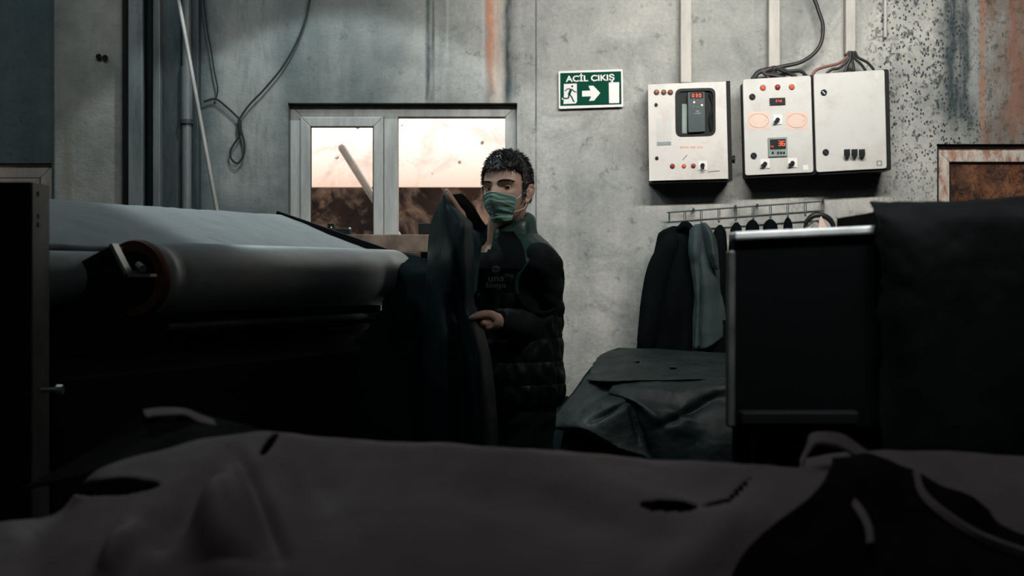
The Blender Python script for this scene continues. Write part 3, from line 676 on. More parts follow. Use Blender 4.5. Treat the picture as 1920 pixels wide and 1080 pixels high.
pxbox('sticker_inset', M['panel'], t, [(1646, 303.5), (1651.5, 303.2), (1651.8, 309), (1646.3, 309.3)], yf-.0014, .0012)
pxbox('sticker', M['panel'], t, [(1638, 136.5), (1648, 136), (1648.3, 147.5), (1638.5, 148)], yf-.001, .0014)

# ---------------- trunking and cables above the cabinets
def trunk(px0, px1, py, label, d=6.15):
    bm = new(); box(bm, (px0-960)/F*d, (px1-960)/F*d, d, WALL, EYE-(py-HZ)/F*d, Z1); tag(mk_obj('cable_trunking', bm, M['trunk'], smooth=False, mods=BV), label, 'cable duct', 'cable trunking above the cabinets')
trunk(1276, 1297, 155, 'cream vertical cable duct running down to the left cabinet')
trunk(1441.5, 1463, 128, 'cream vertical cable duct ending behind the cable tangle over the middle cabinet')
trunk(1586, 1605, 100, 'pinkish cream cable duct ending above the right cabinet, cables fanning out below it')
bm = new(); cyl(bm, P(1660, 70, 6.18), P(1659, -360, 6.18), .008, 12); tag(mk_obj('conduit', bm, M['pvc']), 'short thin pale conduit ending at upper right of the rightmost cabinet', 'pipe')
bm = new(); tube(bm, [P(x, y, 6.13) for x, y in ((1505, -200), (1518, -40), (1533, 15), (1543, 50), (1536, 88), (1505, 115), (1460, 126), (1425, 133), (1411, 147))], .0085, 10); tag(mk_obj('cable', bm, M['cable']), 'thick black cable curving down from the ceiling to the middle cabinet', 'cable')
cabs = [([(1452, 126), (1440, 132), (1422, 137), (1416, 147)], 'cable'), ([(1456, 127), (1470, 134), (1500, 133), (1512, 143)], 'cable'), ([(1448, 127), (1432, 137), (1450, 141), (1470, 145)], 'cable'),
        ([(1457, 127), (1448, 137), (1460, 139), (1438, 146)], 'cable'), ([(1450, 128), (1470, 131), (1480, 138), (1493, 144)], 'cable'), ([(1453, 128), (1440, 133), (1430, 134), (1442, 146)], 'cable_red')]
for i, (l, mt) in enumerate(cabs):
    bm = new(); tube(bm, [P(x, y, 6.11-.006*(i % 3)) for x, y in l], .008 if mt == 'cable' else .004, 8); tag(mk_obj('cable', bm, M[mt]), ['black tangled cable bowing out furthest left over the middle cabinet', 'black tangled cable arching right to the corner of the middle cabinet', 'black tangled cable dipping lowest under the middle duct', 'black tangled cable doubling back left under the middle duct', 'short black tangled cable sloping down right from the middle duct', 'thin reddish brown cable in the tangle over the middle cabinet'][i], 'cable', 'tangled cables over the middle cabinet')
cabs = [[(1591, 98), (1588, 108), (1570, 120), (1545, 126), (1530, 132), (1522, 142)], [(1593, 98), (1590, 112), (1574, 127), (1560, 130), (1550, 137)], [(1595, 98), (1594, 112), (1588, 125), (1585, 134)], [(1597, 98), (1598, 112), (1600, 122), (1601, 133)], [(1600, 98), (1603, 110), (1614, 120), (1622, 131)], [(1603, 98), (1609, 108), (1626, 117), (1638, 130)]]
for i, l in enumerate(cabs):
    bm = new(); tube(bm, [P(x, y, 6.12-.006*(i % 3)) for x, y in l], .0062, 8)
    bm2 = new()
    tag(mk_obj('cable', bm, M['cable_red'] if i == 0 else M['cable']), ['brown cable sweeping far left out of the right-hand duct', 'black fanned cable left of the others, next to the brown one', 'black fanned cable dropping steeply just left of the middle of the fan', 'straightest black cable hanging under the right-hand duct', 'black fanned cable second from the right under the duct', 'black fanned cable reaching furthest right on the rightmost cabinet'][i], 'cable', 'cables fanning into the right cabinet'); bm2.free()

# ---------------- coat rack
t = thing('coat_rack', 'dark wire coat rack with two rails and hooks on the wall under the cabinets', 'coat rack', tuple(P(1400, 396, 6.15)))
dr = 6.14
bm = new(); tube(bm, [P(1250.5, 398.5, dr), P(1545, 377, dr)], .0035, 8, 4); mk_obj('rail', bm, M['wire'], t)
bm = new(); tube(bm, [P(1251, 416.5, dr), P(1545, 394.5, dr)], .0035, 8, 4); mk_obj('rail', bm, M['wire'], t)
hx = [1255, 1284, 1315, 1348, 1379.5, 1412, 1444.5, 1477, 1510, 1543]
for i, px in enumerate(hx):
    yt = 398.5-(px-1250.5)*.0730
    bm = new()
    for s in (-1.6, 1.6): tube(bm, [P(px+s, yt, dr-.004), P(px+s, yt+18, dr-.004), P(px+s*.6, yt+25, dr-.02), P(px, yt+23, dr-.035)] if i else [P(px+s*.5, yt, dr), P(px+s*.5, yt+18, dr)], .0018, 6)
    mk_obj('hook', bm, M['wire'], t)
for px in (1300, 1379, 1420, 1543):
    bm = new(); yt = 398.5-(px-1250.5)*.0730; cyl(bm, P(px, yt-2, dr-.006), P(px, yt-2, WALL), .006, 10); mk_obj('screw', bm, M['wire'], t)

def coat(name, label, px, ytop, wt, wb, ybot, mat, d=6.04, thick=.075, lean=0, grp=None, folds=5, skew=0, seed=1, catg='coat'):
    """hanging garment: closed rippled shell narrow at the hook"""
    rows = []; nr, nc = 44, 56
    for i in range(nr):
        v = i/(nr-1); w = wt+(wb-wt)*(1-(1-v)**2.2) if v > .0 else wt; w *= min(1, .25+4.5*v**.6)
        cx = px+lean*v+skew*v*v; py = ytop+(ybot-ytop)*v; row = []
        for j in range(nc):
            a = 2*PI*j/nc; rip = 1+.16*math.sin(folds*a+seed*2+v*2.2)*min(1, v*2.5)
            th = thick*(.35+.65*min(1, v*3))*(1-.25*v)
            o = Vector((w/F*d*.5*math.cos(a)*(1+.05*math.sin(3*a+v*6+seed)), th*math.sin(a)*rip*.9, 0))
            row.append(P(cx, py, d)+o+Vector((0, 0, .01*math.sin(3*a+seed) if i == nr-1 else 0)))
        rows.append(row)
    bm = new(); V = grid(bm, rows, True); bm.faces.new(V[0]); bm.faces.new(V[-1][::-1])
    return mk_obj(name, bm, mat), rows
G = 'dark coats on the wire rack'
def coat_thing(label, px, ytop, wt, wb, ybot, mat, grp=G, **k):
    d = k.get('d', 6.04); t = thing('hanging_coat', label, 'coat', tuple(P(px, ybot, d)), grp)
    o, rows = coat('coat_body', None, px, ytop, wt, wb, ybot, mat, **k); me = o.data
    me.transform(Matrix.Translation(-Vector(t['_o']))); o.parent = t; o['_o'] = t['_o']
    return t
t = coat_thing('long black coat with a sleeve, leftmost on the wire coat rack', 1268, 424, 66, 108, 700, M['coat_black'], lean=-18, skew=-6, folds=5, seed=1)
bm = new(); tube(bm, [P(1258, 452, 5.99), P(1236, 500, 5.975), P(1222, 560, 5.97), P(1212, 640, 5.97)], [.035, .047, .045, .04], 14, flat=(Vector((0, 1, 0)), .6)); mk_obj('sleeve', bm, M['coat_black'], t)
bm = new(); tube(bm, [P(1274, 428, 6.0), P(1285, 421, 5.99), P(1297, 432, 5.99), P(1299, 452, 5.985)], [.012, .016, .014, .01], 10); mk_obj('collar', bm, M['coat_black'], t)
# grey-teal coat: layered panels
t = thing('hanging_coat', 'grey-teal coat hanging next to the long black coat on the rack', 'coat', tuple(P(1330, 655, 5.97)), None)
def gs(nm, rows, d=5.97, rip=.006, seed=0): return sheet(nm, [[(x, y, dd) for x, y, dd in r] for r in rows], M['coat_grey'], t, 40, 50, rip, 9, 0, .006, seed)
gs('coat_body', [[(1303, 424, 6.0), (1312, 420, 5.975), (1328, 424, 6.0)], [(1300, 470, 6.0), (1315, 470, 5.94), (1342, 470, 6.0)], [(1303, 540, 6.0), (1325, 540, 5.93), (1352, 540, 6.0)], [(1300, 600, 6.0), (1330, 600, 5.94), (1362, 600, 6.0)], [(1298, 659, 6.0), (1330, 650, 5.94), (1366, 622, 6.0)]])
gs('front_panel', [[(1294, 432, 5.97), (1305, 421, 5.95), (1316, 424, 5.96)], [(1293, 470, 5.97), (1303, 470, 5.92), (1314, 470, 5.95)], [(1296, 500, 5.97), (1304, 500, 5.94), (1313, 500, 5.95)], [(1303, 560, 5.97), (1308, 560, 5.94), (1312, 560, 5.95)], [(1300, 655, 5.97), (1305, 655, 5.94), (1310, 650, 5.95)]], seed=2)
gs('hood', [[(1312, 420, 5.97), (1322, 418, 5.94), (1332, 428, 5.96)], [(1318, 445, 5.96), (1332, 440, 5.89), (1342, 450, 5.94)], [(1328, 480, 5.95), (1338, 478, 5.89), (1345, 480, 5.93)], [(1338, 500, 5.95), (1342, 503, 5.93), (1346, 504, 5.94)]], seed=3)
bm = new(); box(bm, P(1318, 0, 6.0).x, P(1361, 0, 6.0).x, 5.975, 6.02, P(0, 668, 6).z, P(0, 600, 6).z); mk_obj('lining', bm, M['coat_black'], t, False)
coat_thing('dark coat tucked between the grey-teal coat and the black cabinet edge, third from the left', 1350, 422, 22, 40, 690, M['coat_black'], d=6.06, folds=4, seed=4)
coat_thing('black coat rising from the cabinet corner with its top slanting right, fourth from the left', 1381, 417, 20, 40, 690, M['coat_black'], d=6.05, lean=-3, folds=4, seed=5)
for i, (px, yt, wd, w_) in enumerate(((1411, 412, 30, 'widest rounded dark garment top peeking over the pale cabinet edge, fifth from the left'), (1444, 411, 32, 'rounded dark garment top peeking over the cabinet edge, sixth from the left'), (1477, 408, 20, 'narrow pointed dark garment top peeking over the cabinet edge, seventh from the left'))):
    coat_thing(w_, px, yt, wd*.8, wd*1.15, 640, M['coat_black'], d=6.06, thick=.05, folds=4, seed=6+i)
t = thing('hanging_bag', 'round black strap bag with a beige tag on the last hook of the rack', 'bag', tuple(P(1537, 470, 6.05)))
bm = new(); tube(bm, [P(1509, 430, 6.09), P(1513, 415, 6.08), P(1525, 404.5, 6.07), P(1541, 403.5, 6.07), P(1556, 412, 6.08), P(1564, 430, 6.09), P(1566, 470, 6.1)], [.008, .010, .012, .012, .012, .01, .008], 10); mk_obj('strap', bm, M['cable'], t)
bm = new(); tube(bm, [P(1510, 428, 6.05), P(1520, 419, 6.05), P(1532, 414, 6.05), P(1540, 425, 6.05)], .004, 8); mk_obj('thin_strap', bm, M['cable'], t)
bm = new(); prism(bm, quadpx([(1537, 409), (1540, 405), (1551, 427), (1550, 436), (1533, 436)], 6.04), Vector((0, .008, 0))); mk_obj('tag', bm, M['sticker'], t, False)
bm = new(); sph(bm, P(1538, 480, 6.08), .075, (.8, .55, 1.1)); mk_obj('bag_body', bm, M['cable'], t)

# ================================================================ hide machine on the left
LX, LY, DZ = -.858, 3.3, 1.352; AX = Vector((.407, .913, 0)).normalized(); BX = Vector((-AX.y, AX.x, 0))
def MP(s, tt, z): return Vector((LX, LY, 0))+AX*s+BX*tt+Vector((0, 0, z))
t = thing('leather_finishing_machine', 'black leather machine with a long dark steel drum and dusty sloping grey belt, left', 'machine', tuple(MP(.5, .3, 0)))
RD = .085
bm = new(); rows = []
for s, r in ((0, .078), (.0, .083), (.012, .085), (.03, .085), (.04, .081), (.06, .085), (.5, .085), (1.0, .085), (1.19, .085), (1.19, .07)):
    rows.append([MP(s, 0, DZ)+BX*math.cos(a)*r+Vector((0, 0, math.sin(a)*r)) for a in [2*PI*k/72 for k in range(72)]])
V = grid(bm, rows, True); bm.faces.new(V[0]); bm.faces.new(V[-1][::-1]); mk_obj('drum', bm, M['drum'], t)
bm = new(); rows = []
for s, r in ((-.03, .078), (-.034, .086), (-.026, .0885), (-.012, .0885), (-.004, .086), (.002, .06)):
    rows.append([MP(s, 0, DZ)+BX*math.cos(a)*r+Vector((0, 0, math.sin(a)*r)) for a in [2*PI*k/72 for k in range(72)]])
V = grid(bm, rows, True); bm.faces.new(V[-1]); bm.faces.new(V[0]); fl = mk_obj('end_flange', bm, M['disc'], t)
bm = new(); cyl(bm, MP(-.033, 0, DZ), MP(-.03, 0, DZ), .062, 40); mk_obj('hub_recess', bm, M['mach_black'], fl)
bm = new(); cyl(bm, MP(-.075, 0, DZ), MP(-.03, 0, DZ), .018, 24); mk_obj('axle', bm, M['mach_grey'], fl)
for k in range(5):
    a = k*2*PI/5+.9; bm = new(); c_ = MP(-.036, 0, DZ)+BX*math.cos(a)*.036+Vector((0, 0, .036*math.sin(a))); cyl(bm, c_-AX*.008, c_+AX*.006, .0055, 6); mk_obj('bolt', bm, M['steel_edge'], fl)
# belt bed
bz0, bz1, bt = DZ+.072, 1.36+(HZ-404)/F*4.55, .385
rows = []
for s in np.linspace(-.55, 1.17, 60):
    row = []
    for q in np.linspace(0, 1, 26):
        zz = bz0+(bz1-bz0)*q; tt = .03+(bt-.03)*q
        zz += .004*mnoise.noise(Vector((s*4, q*3, 0)))+.0015*mnoise.noise(Vector((s*25, q*9, 4)))
        row.append(MP(s, tt, zz))
    row += [MP(s, bt+.02, bz1-.004), MP(s, bt+.03, bz1-.03), MP(s, bt+.03, bz1-.1)]
    rows.append(row)
bm = new(); grid(bm, rows); mk_obj('belt', bm, M['belt'], t, mods=(('SOLIDIFY', dict(thickness=.01, offset=-1)),))
for k, (s0, mt, w_) in enumerate(((1.175, 'mach_black', .012), (1.195, 'mach_grey', .010), (1.215, 'mach_black', .014))):
    bm = new(); bar(bm, MP(s0, .0, bz0+.004-.006*k), MP(s0, bt+.02, bz1+.004-.006*k), w_, .02); mk_obj('side_rail', bm, M[mt], t, False)
bm = new(); bar(bm, MP(-.55, bt+.02, bz1-.028), MP(1.2, bt+.02, bz1-.028), .03, .05); mk_obj('rear_rail', bm, M['mach_black'], t, False)
# body
bm = new()
prism(bm, [MP(-.6, .04, .0), MP(-.6, .44, 0), MP(-.6, .40, bz1-.05), MP(-.6, .04, bz0-.03)], AX*1.8); mk_obj('machine_body', bm, M['mach_black'], t, False, BV)
bm = new(); prism(bm, [MP(-.35, -.06, .28), MP(-.35, .05, .28), MP(-.35, .05, 1.22), MP(-.35, -.06, 1.14)], AX*1.5); mk_obj('lower_housing', bm, M['mach_black'], t, False, BV)
bm = new(); cyl(bm, MP(.05, -.03, DZ-.115), MP(1.15, -.03, DZ-.115), .010, 14); mk_obj('guide_bar', bm, M['mach_grey'], t)
bm = new(); cyl(bm, MP(-.5, .02, DZ+.0), MP(-.10, .02, DZ+.0), .06, 36); mk_obj('rear_roller', bm, M['drum'], t)
bm = new(); box(bm, -1.42, -.913, 2.70, 2.80, 0, EYE+(HZ-341)/F*2.7); post = mk_obj('frame_post', bm, M['mach_black'], t, False, (('BEVEL', dict(width=.003, segments=2)),))
bm = new(); box(bm, -.914, -.9105, 2.702, 2.799, .6, EYE+(HZ-342)/F*2.7); mk_obj('lit_side_face', bm, M['mach_grey'], post, False)  # light on the post's right face put into a paler skin
for py in (363, 405, 421):
    bm = new(); c_ = Vector((-.9105, 2.733, EYE+(HZ-py)/F*2.72)); cyl(bm, c_, c_+Vector((.0015, 0, 0)), .005, 12); mk_obj('bolt_hole', bm, M['black_plastic'], post, False)
bm = new(); c_ = Vector((-.9105, 2.75, EYE+(HZ-733)/F*2.72)); cyl(bm, c_, c_+Vector((.035, 0, 0)), .004, 10); cyl(bm, c_+Vector((.03, 0, 0)), c_+Vector((.042, 0, 0)), .0095, 8); mk_obj('bolt', bm, M['steel_edge'], post)
# bracket arm in front of the drum end
db = 3.07
arm = [(60, 560), (150, 491), (211, 458), (240, 515), (283, 517), (262, 545), (190, 620), (90, 700)]
bm = new(); prism(bm, quadpx(arm, db), Vector((0, .05, 0))); ar = mk_obj('bracket_arm', bm, M['mach_black'], t, False, (('BEVEL', dict(width=.002, segments=1)),))
bm = new(); bar(bm, P(213, 458, db+.02), P(241.5, 514, db+.02), .05, .007, Vector((0, 1, 0)).cross(Vector((0, 0, 1)))); mk_obj('bare_edge', bm, M['steel_edge'], ar, False)
bm = new(); box(bm, P(240, 0, db).x, P(283, 0, db).x, db-.004, db+.052, P(0, 519.5, db).z, P(0, 513, db).z); mk_obj('bare_ledge', bm, M['steel_edge'], ar, False)
bm = new(); cyl(bm, P(253, 508, db+.03), P(253, 514, db+.03), .012, 6); cyl(bm, P(260, 497, db+.06), P(268, 504, db+.01), .008, 10); mk_obj('nut', bm, M['mach_grey'], ar)
bm = new(); a_ = MP(1.17, .0, DZ+.065); bar(bm, MP(1.16, .0, DZ+.062), MP(1.38, .02, DZ+.062), .05, .035); mk_obj('wooden_bar', bm, M['wood'], t, False, BV)
for s_, in ((-.3,), (1.1,)):
    bm = new(); box(bm, *(lambda p: (p.x-.06, p.x+.06, p.y-.06, p.y+.06, 0, .3))(MP(s_, -.02, 0))); mk_obj('foot', bm, M['mach_black'], t, False)

# things on the sill
zs = WZ(441)
t = thing('pocket_tool', 'small black gadget with two shiny studs on the window sill', 'tool', (P(635, 0, 6.12).x, 6.13, zs))
bm = new(); box(bm, P(614, 0, 6.12).x, P(657, 0, 6.12).x, 6.11, 6.16, zs, zs+.028); box(bm, P(614, 0, 6.12).x, P(627, 0, 6.12).x, 6.115, 6.155, zs+.028, zs+.05); mk_obj('case', bm, M['black_plastic'], t, False, BV)
for px, py in ((621, 424), (656, 426)):
    bm = new(); sph(bm, P(px, py+3, 6.112), .006); mk_obj('stud', bm, M['chrome'], t)
bm = new(); box(bm, P(785, 0, 6.12).x, P(815, 0, 6.12).x, 6.10, 6.18, zs, zs+.05); tag(mk_obj('dark_block', bm, M['mach_black'], smooth=False, mods=BV), 'small dark block on the window sill beside the raised leather', 'box')

# ================================================================ hides at the machine
t = sheet('draped_hide', [
    [(742, 474, 4.36), (765, 478, 4.40), (785, 482, 4.38), (800, 486, 4.38), (812, 490, 4.38)],
    [(738, 505, 4.26), (765, 510, 4.27), (795, 510, 4.29), (815, 520, 4.30), (828, 525, 4.32)],
    [(732, 545, 4.24), (760, 560, 4.24), (790, 560, 4.26), (820, 570, 4.29), (850, 580, 4.35)],
    [(700, 600, 4.18), (740, 610, 4.18), (780, 620, 4.22), (820, 630, 4.26), (850, 640, 4.33)],
    [(665, 645, 4.13), (710, 670, 4.12), (770, 680, 4.16), (820, 690, 4.24), (860, 700, 4.3)],
    [(650, 700, 4.10), (700, 740, 4.08), (770, 755, 4.14), (820, 770, 4.22), (860, 790, 4.3)],
    [(600, 860, 4.10), (700, 870, 4.06), (780, 880, 4.12), (830, 890, 4.2), (870, 920, 4.3)]], M['hide'], None, 90, 90, .008, 4, .012, .004, 3)
tag(t, 'near-black hide with a ragged left edge hanging over the drum end', 'leather hide')
t = thing('held_hide', 'dark blue-green leather hide held up in both hands by the masked man', 'leather hide', tuple(P(860, 900, 4.2)))
sheet('front_fold', [
    [(829, 372, 4.19), (833, 364, 4.16), (837, 372, 4.15), (846, 384, 4.14), (857, 394, 4.16)],
    [(822, 386, 4.20), (833, 390, 4.14), (846, 396, 4.12), (860, 404, 4.12), (872, 408, 4.16)],
    [(811, 408, 4.21), (832, 418, 4.13), (850, 424, 4.10), (868, 424, 4.10), (884, 420, 4.17)],
    [(802, 448, 4.22), (828, 460, 4.14), (850, 466, 4.08), (870, 462, 4.10), (887, 450, 4.19)],
    [(801, 500, 4.22), (826, 515, 4.16), (850, 520, 4.10), (872, 512, 4.09), (889, 500, 4.19)],
    [(798, 560, 4.21), (826, 575, 4.14), (850, 575, 4.14), (872, 570, 4.10), (888, 560, 4.18)],
    [(797, 620, 4.20), (830, 630, 4.11), (860, 615, 4.13), (880, 603, 4.09), (901, 596, 4.16)],
    [(790, 690, 4.20), (830, 700, 4.10), (865, 700, 4.14), (895, 690, 4.08), (918, 665, 4.16)],
    [(785, 770, 4.20), (830, 780, 4.10), (870, 780, 4.14), (900, 775, 4.08), (928, 760, 4.16)],
    [(780, 860, 4.20), (830, 870, 4.10), (870, 870, 4.14), (905, 870, 4.08), (934, 860, 4.16)],
    [(780, 980, 4.20), (830, 990, 4.12), (870, 985, 4.16), (905, 990, 4.10), (936, 980, 4.16)]], M['hide_blue'], t, 90, 150, .006, 4, .0, .0035, 5)
sheet('rear_fold', [
    [(831, 372, 4.24), (846, 366, 4.25), (866, 362, 4.26)],
    [(838, 390, 4.26), (865, 385, 4.29), (886, 384, 4.28)],
    [(850, 420, 4.27), (882, 415, 4.31), (902, 410, 4.30)],
    [(870, 450, 4.27), (895, 440, 4.32), (912, 428, 4.32)],
    [(875, 480, 4.27), (890, 475, 4.31), (902, 462, 4.32)],
    [(878, 560, 4.25), (886, 555, 4.29), (893, 550, 4.3)]], M['hide_blue'], t, 50, 60, .005, 6, 0, .0035, 8)

# ================================================================ the man
O = Vector((-.014, 4.57, 0)); TH = math.radians(55); FW = Vector((-math.sin(TH), -math.cos(TH), 0)); LF = Vector((math.cos(TH), -math.sin(TH), 0))
man = thing('person', 'man in green-black quilted vest and green face mask holding up leather, dark short hair', 'person', (O.x, O.y, 0))
BODY = new()
HC = Vector((-.014, 4.52, 1.627)); HY = math.radians(-26); HT = math.radians(-8)
HM = Matrix.Translation(HC) @ Matrix.Rotation(HY, 4, 'Z') @ Matrix.Rotation(math.radians(-3), 4, 'Y') @ Matrix.Rotation(HT, 4, 'X')
def gs1(v, s): return math.exp(-(v/s)**2)
def head_p(dx, dy, dz):
    pn = (abs(dx)**2.3+abs(dy)**2.3+abs(dz)**2.3)**(1/2.3); dx /= pn; dy /= pn; dz /= pn
    x, y, z = .0685*dx, (.089 if dy < 0 else .086)*dy, .112*dz
    if dz < 0:
        tt = -dz; x *= 1-.22*tt**1.8
        y = y*(1-.50*tt**1.2) if dy > 0 else y*(1-.02*tt)
    else:
        x *= 1+.04*math.sin(dz*PI)
        if dy < 0: y *= 1-.06*dz
    if dy < 0:
        f = 0
        nz = .026*gs1(x, .0105)*max(0, min(1, (.016-z)/.045)) if z > -.036 else .026*gs1(x, .0125)*max(0, 1-(-.036-z)/.012)
        f += nz
        for s in (-1, 1):
            f -= .0140*math.exp(-((x-s*.032)/.017)**2-((z+.006)/.012)**2)
            f += .0085*math.exp(-((x-s*.030)/.022)**2-((z-.012)/.008)**2)
            f += .004*math.exp(-((x-s*.043)/.016)**2-((z+.026)/.014)**2)
        f += .006*gs1(x, .02)*gs1(z+.098, .014)+.004*gs1(x, .02)*(gs1(z+.062, .006)+gs1(z+.074, .006))-.003*gs1(x, .02)*gs1(z+.068, .003)
        y -= f
    return Vector((x, y, z))
def hgrid(bm, fn, na=110, nb=80):
    rows = []
    for i in range(1, nb):
        ph = PI*i/nb; rows.append([HM @ fn(math.sin(ph)*math.sin(a), -math.sin(ph)*math.cos(a), math.cos(ph)) for a in [2*PI*k/na for k in range(na)]])
    V = grid(bm, rows, True); bm.faces.new(V[0]); bm.faces.new(V[-1][::-1])
hgrid(BODY, head_p)
def H(x, y, z): return HM @ Vector((x, y, z))
for s in (-1, 1):   # ears
    for p0, p1, r0 in (((.0, 0, 0), (0, 0, 0), 0),):
        pts = [(s*.068, -.002, .000), (s*.076, .006, .012), (s*.080, .020, .009), (s*.078, .023, -.010), (s*.073, .012, -.028), (s*.066, .000, -.042)]
        tube(BODY, [H(*p) for p in pts], [.005, .0055, .006, .0055, .0055, .008], 8); tube(BODY, [H(s*.064, .004, .000), H(s*.073, .010, -.008), H(s*.067, .004, -.026)], [.011, .010, .009], 8)
# neck, torso, legs
def ring(c, hw, hd, fo=0, n=28, p=2.4):
    out = []
    for k in range(n):
        a = 2*PI*k/n; ca, sa = math.cos(a), math.sin(a); q = (abs(ca)**p+abs(sa)**p)**(-1/p)
        out.append(c+LF*hw*ca*q+FW*(hd*sa*q+fo))
    return out
def loft(bm, rings):
    V = grid(bm, rings, True); bm.faces.new(V[0]); bm.faces.new(V[-1][::-1])
tube(BODY, [H(0, .012, -.05), Vector((-.022, 4.545, 1.53)), Vector((-.020, 4.56, 1.46))], [.056, .055, .062], 20)
prof = [(.88, .155, .11, 0), (.95, .165, .115, 0), (1.05, .155, .11, .01), (1.15, .155, .105, .01), (1.25, .17, .11, .01), (1.33, .18, .112, .01), (1.40, .178, .10, 0), (1.44, .15, .08, 0), (1.47, .09, .06, 0), (1.49, .06, .055, 0)]
loft(BODY, [ring(O+Vector((0, 0, z)), a, b, f) for z, a, b, f in prof])
hips = [O+LF*.09*s+Vector((0, 0, .90)) for s in (-1, 1)]
knee = [O+LF*.10*s+FW*(.03)+Vector((0, 0, .49)) for s in (-1, 1)]; ank = [O+LF*.11*s+FW*(-.01)+Vector((0, 0, .09)) for s in (-1, 1)]
for i in (0, 1):
    tube(BODY, [hips[i], hips[i].lerp(knee[i], .5), knee[i], knee[i].lerp(ank[i], .35), ank[i]], [.082, .075, .054, .052, .036], 16)
    tube(BODY, [ank[i]+Vector((0, 0, -.03))-FW*.04, ank[i]+Vector((0, 0, -.04))+FW*.08, ank[i]+Vector((0, 0, -.055))+FW*.17], [.035, .036, .025], 12)
# arms
ShL = O+LF*.182+Vector((0, 0, 1.395)); ElL = Vector((.100, 4.52, 1.185)); WrL = P(927, 603, 4.24)
ShR = O-LF*.185+Vector((0, 0, 1.415)); ElR = Vector((-.22, 4.56, 1.30)); WrR = P(868, 432, 4.36)
tube(BODY, [ShL-LF*.04, ShL, ShL.lerp(ElL, .5), ElL, ElL.lerp(WrL, .3), ElL.lerp(WrL, .7), WrL], [.05, .056, .047, .04, .042, .033, .027], 16)
tube(BODY, [ShR+LF*.04, ShR, ShR.lerp(ElR, .5), ElR, ElR.lerp(WrR, .3), ElR.lerp(WrR, .7), WrR], [.05, .056, .047, .04, .042, .033, .026], 16)
# left hand: back of the hand to camera, thumb on top of the hide edge, fingers curled behind it
def fin(pts, r): tube(BODY, pts, r, 12, 22)
K = lambda x, y, d: P(x, y, d)
tube(BODY, [WrL, K(918, 601, 4.215), K(908, 601, 4.20)], [.027, .031, .027], 16, 12, flat=(Vector((.25, .95, 0)).normalized(), .62))
fin([K(921, 595, 4.195), K(912, 590, 4.17), K(900, 590.5, 4.13), K(890, 594, 4.10), K(884, 597, 4.095)], [.016, .014, .0115, .0105, .0085])
for i, (y0, L) in enumerate(((598, 1.0), (604, 1.08), (609, 1.0), (614, .82))):
    fin([K(909, y0, 4.20+.004*i), K(909-9*L, y0+1, 4.195), K(909-17*L, y0+1.5, 4.20), K(909-22*L, y0+2, 4.215), K(909-20*L, y0+3, 4.235)], [.0105, .0098, .009, .0085, .0075])
fin([K(915, 604, 4.19), K(908, 607, 4.17), K(903, 606, 4.15), K(898, 603, 4.16)], [.013, .0125, .011, .009])
fin([K(918, 610, 4.20), K(911, 613, 4.18), K(905, 611, 4.165), K(901, 608, 4.18)], [.012, .0115, .010, .0085])
# right hand: inside the raised fold, thumb showing over it
tube(BODY, [WrR, K(861, 415, 4.33), K(856, 402, 4.29)], [.026, .032, .028], 16, 12, flat=(Vector((.3, .9, .2)).normalized(), .6))
fin([K(864, 412, 4.30), K(858, 398, 4.215), K(851, 383, 4.19), K(843, 369, 4.19), K(838, 359, 4.20)], [.019, .0165, .0125, .0108, .0085])
for i, (dx, L) in enumerate(((-7, 1.0), (-1, 1.08), (5, 1.0), (10, .85))):
    fin([K(854+dx, 402, 4.30), K(849+dx, 402-16*L, 4.32), K(846+dx, 402-25*L, 4.31), K(844+dx, 402-27*L, 4.285), K(844+dx, 402-21*L, 4.27)], [.0105, .0098, .009, .0085, .0075])
mk_obj('body', BODY, M['skin'], man, mods=(('REMESH', dict(mode='VOXEL', voxel_size=.0032, use_smooth_shade=True)), ('SMOOTH', dict(factor=.5, iterations=3))))
# nails
def nail(c, u, v):
    bm = new(); sph(bm, c, .0055, (1, .35, 1)); return mk_obj('fingernail', bm, M['sticker'], man)
nail(K(838.5, 359, 4.192), 0, 0); nail(K(885.5, 595.2, 4.088), 0, 0)
# eyes
camv = Vector((0, 0, EYE))
for s in (-1, 1):
    c_ = H(s*.032, -.0625, -.006)
    bm = new(); sph(bm, c_, .0122, seg=24, rg=16); e = mk_obj('eye', bm, M['eye'], man)
    d_ = (camv-c_).normalized(); 
    bm = new(); cyl(bm, c_+d_*.0095, c_+d_*.0126, .0058, 20, .0052); mk_obj('iris', bm, M['iris'], e)
    for up, a0 in ((1, 10), (-1, 22)):
        rows = []
        for i in range(9):
            el = math.radians(a0+i*(75-a0)/8)*up
            rows.append([H(s*.032, -.0625, -.006)+(HM.to_3x3() @ Vector((math.cos(el)*math.sin(b), -math.cos(el)*math.cos(b), math.sin(el))))*.0134 for b in [math.radians(-85+170*k/16) for k in range(17)]])
        bm = new(); grid(bm, rows); mk_obj('eyelid', bm, M['skin'], e, mods=(('SOLIDIFY', dict(thickness=.0015)),))
    # brow: many short hairs
    bm = new()
    for k in range(150):
        u = random.random(); xx = s*(.013+.038*u); zz = .0095+.0045*math.sin(u*2.4)+random.uniform(-.0028, .0028)*(1-.4*u)
        q = head_p(*(Vector((xx/.0685, -math.sqrt(max(.05, 1-(xx/.0685)**2-(zz/.112)**2)), zz/.112)))); q.z = zz; q.x = xx
        a = HM @ (q+Vector((0, -.0006, 0))); b = HM @ (q+Vector((s*.008, .0015-.003, .0025*(1-u)))); tube(bm, [a, b], [.0010, .0004], 3, 2, caps=False)
    mk_obj('eyebrow', bm, M['hair'], man)
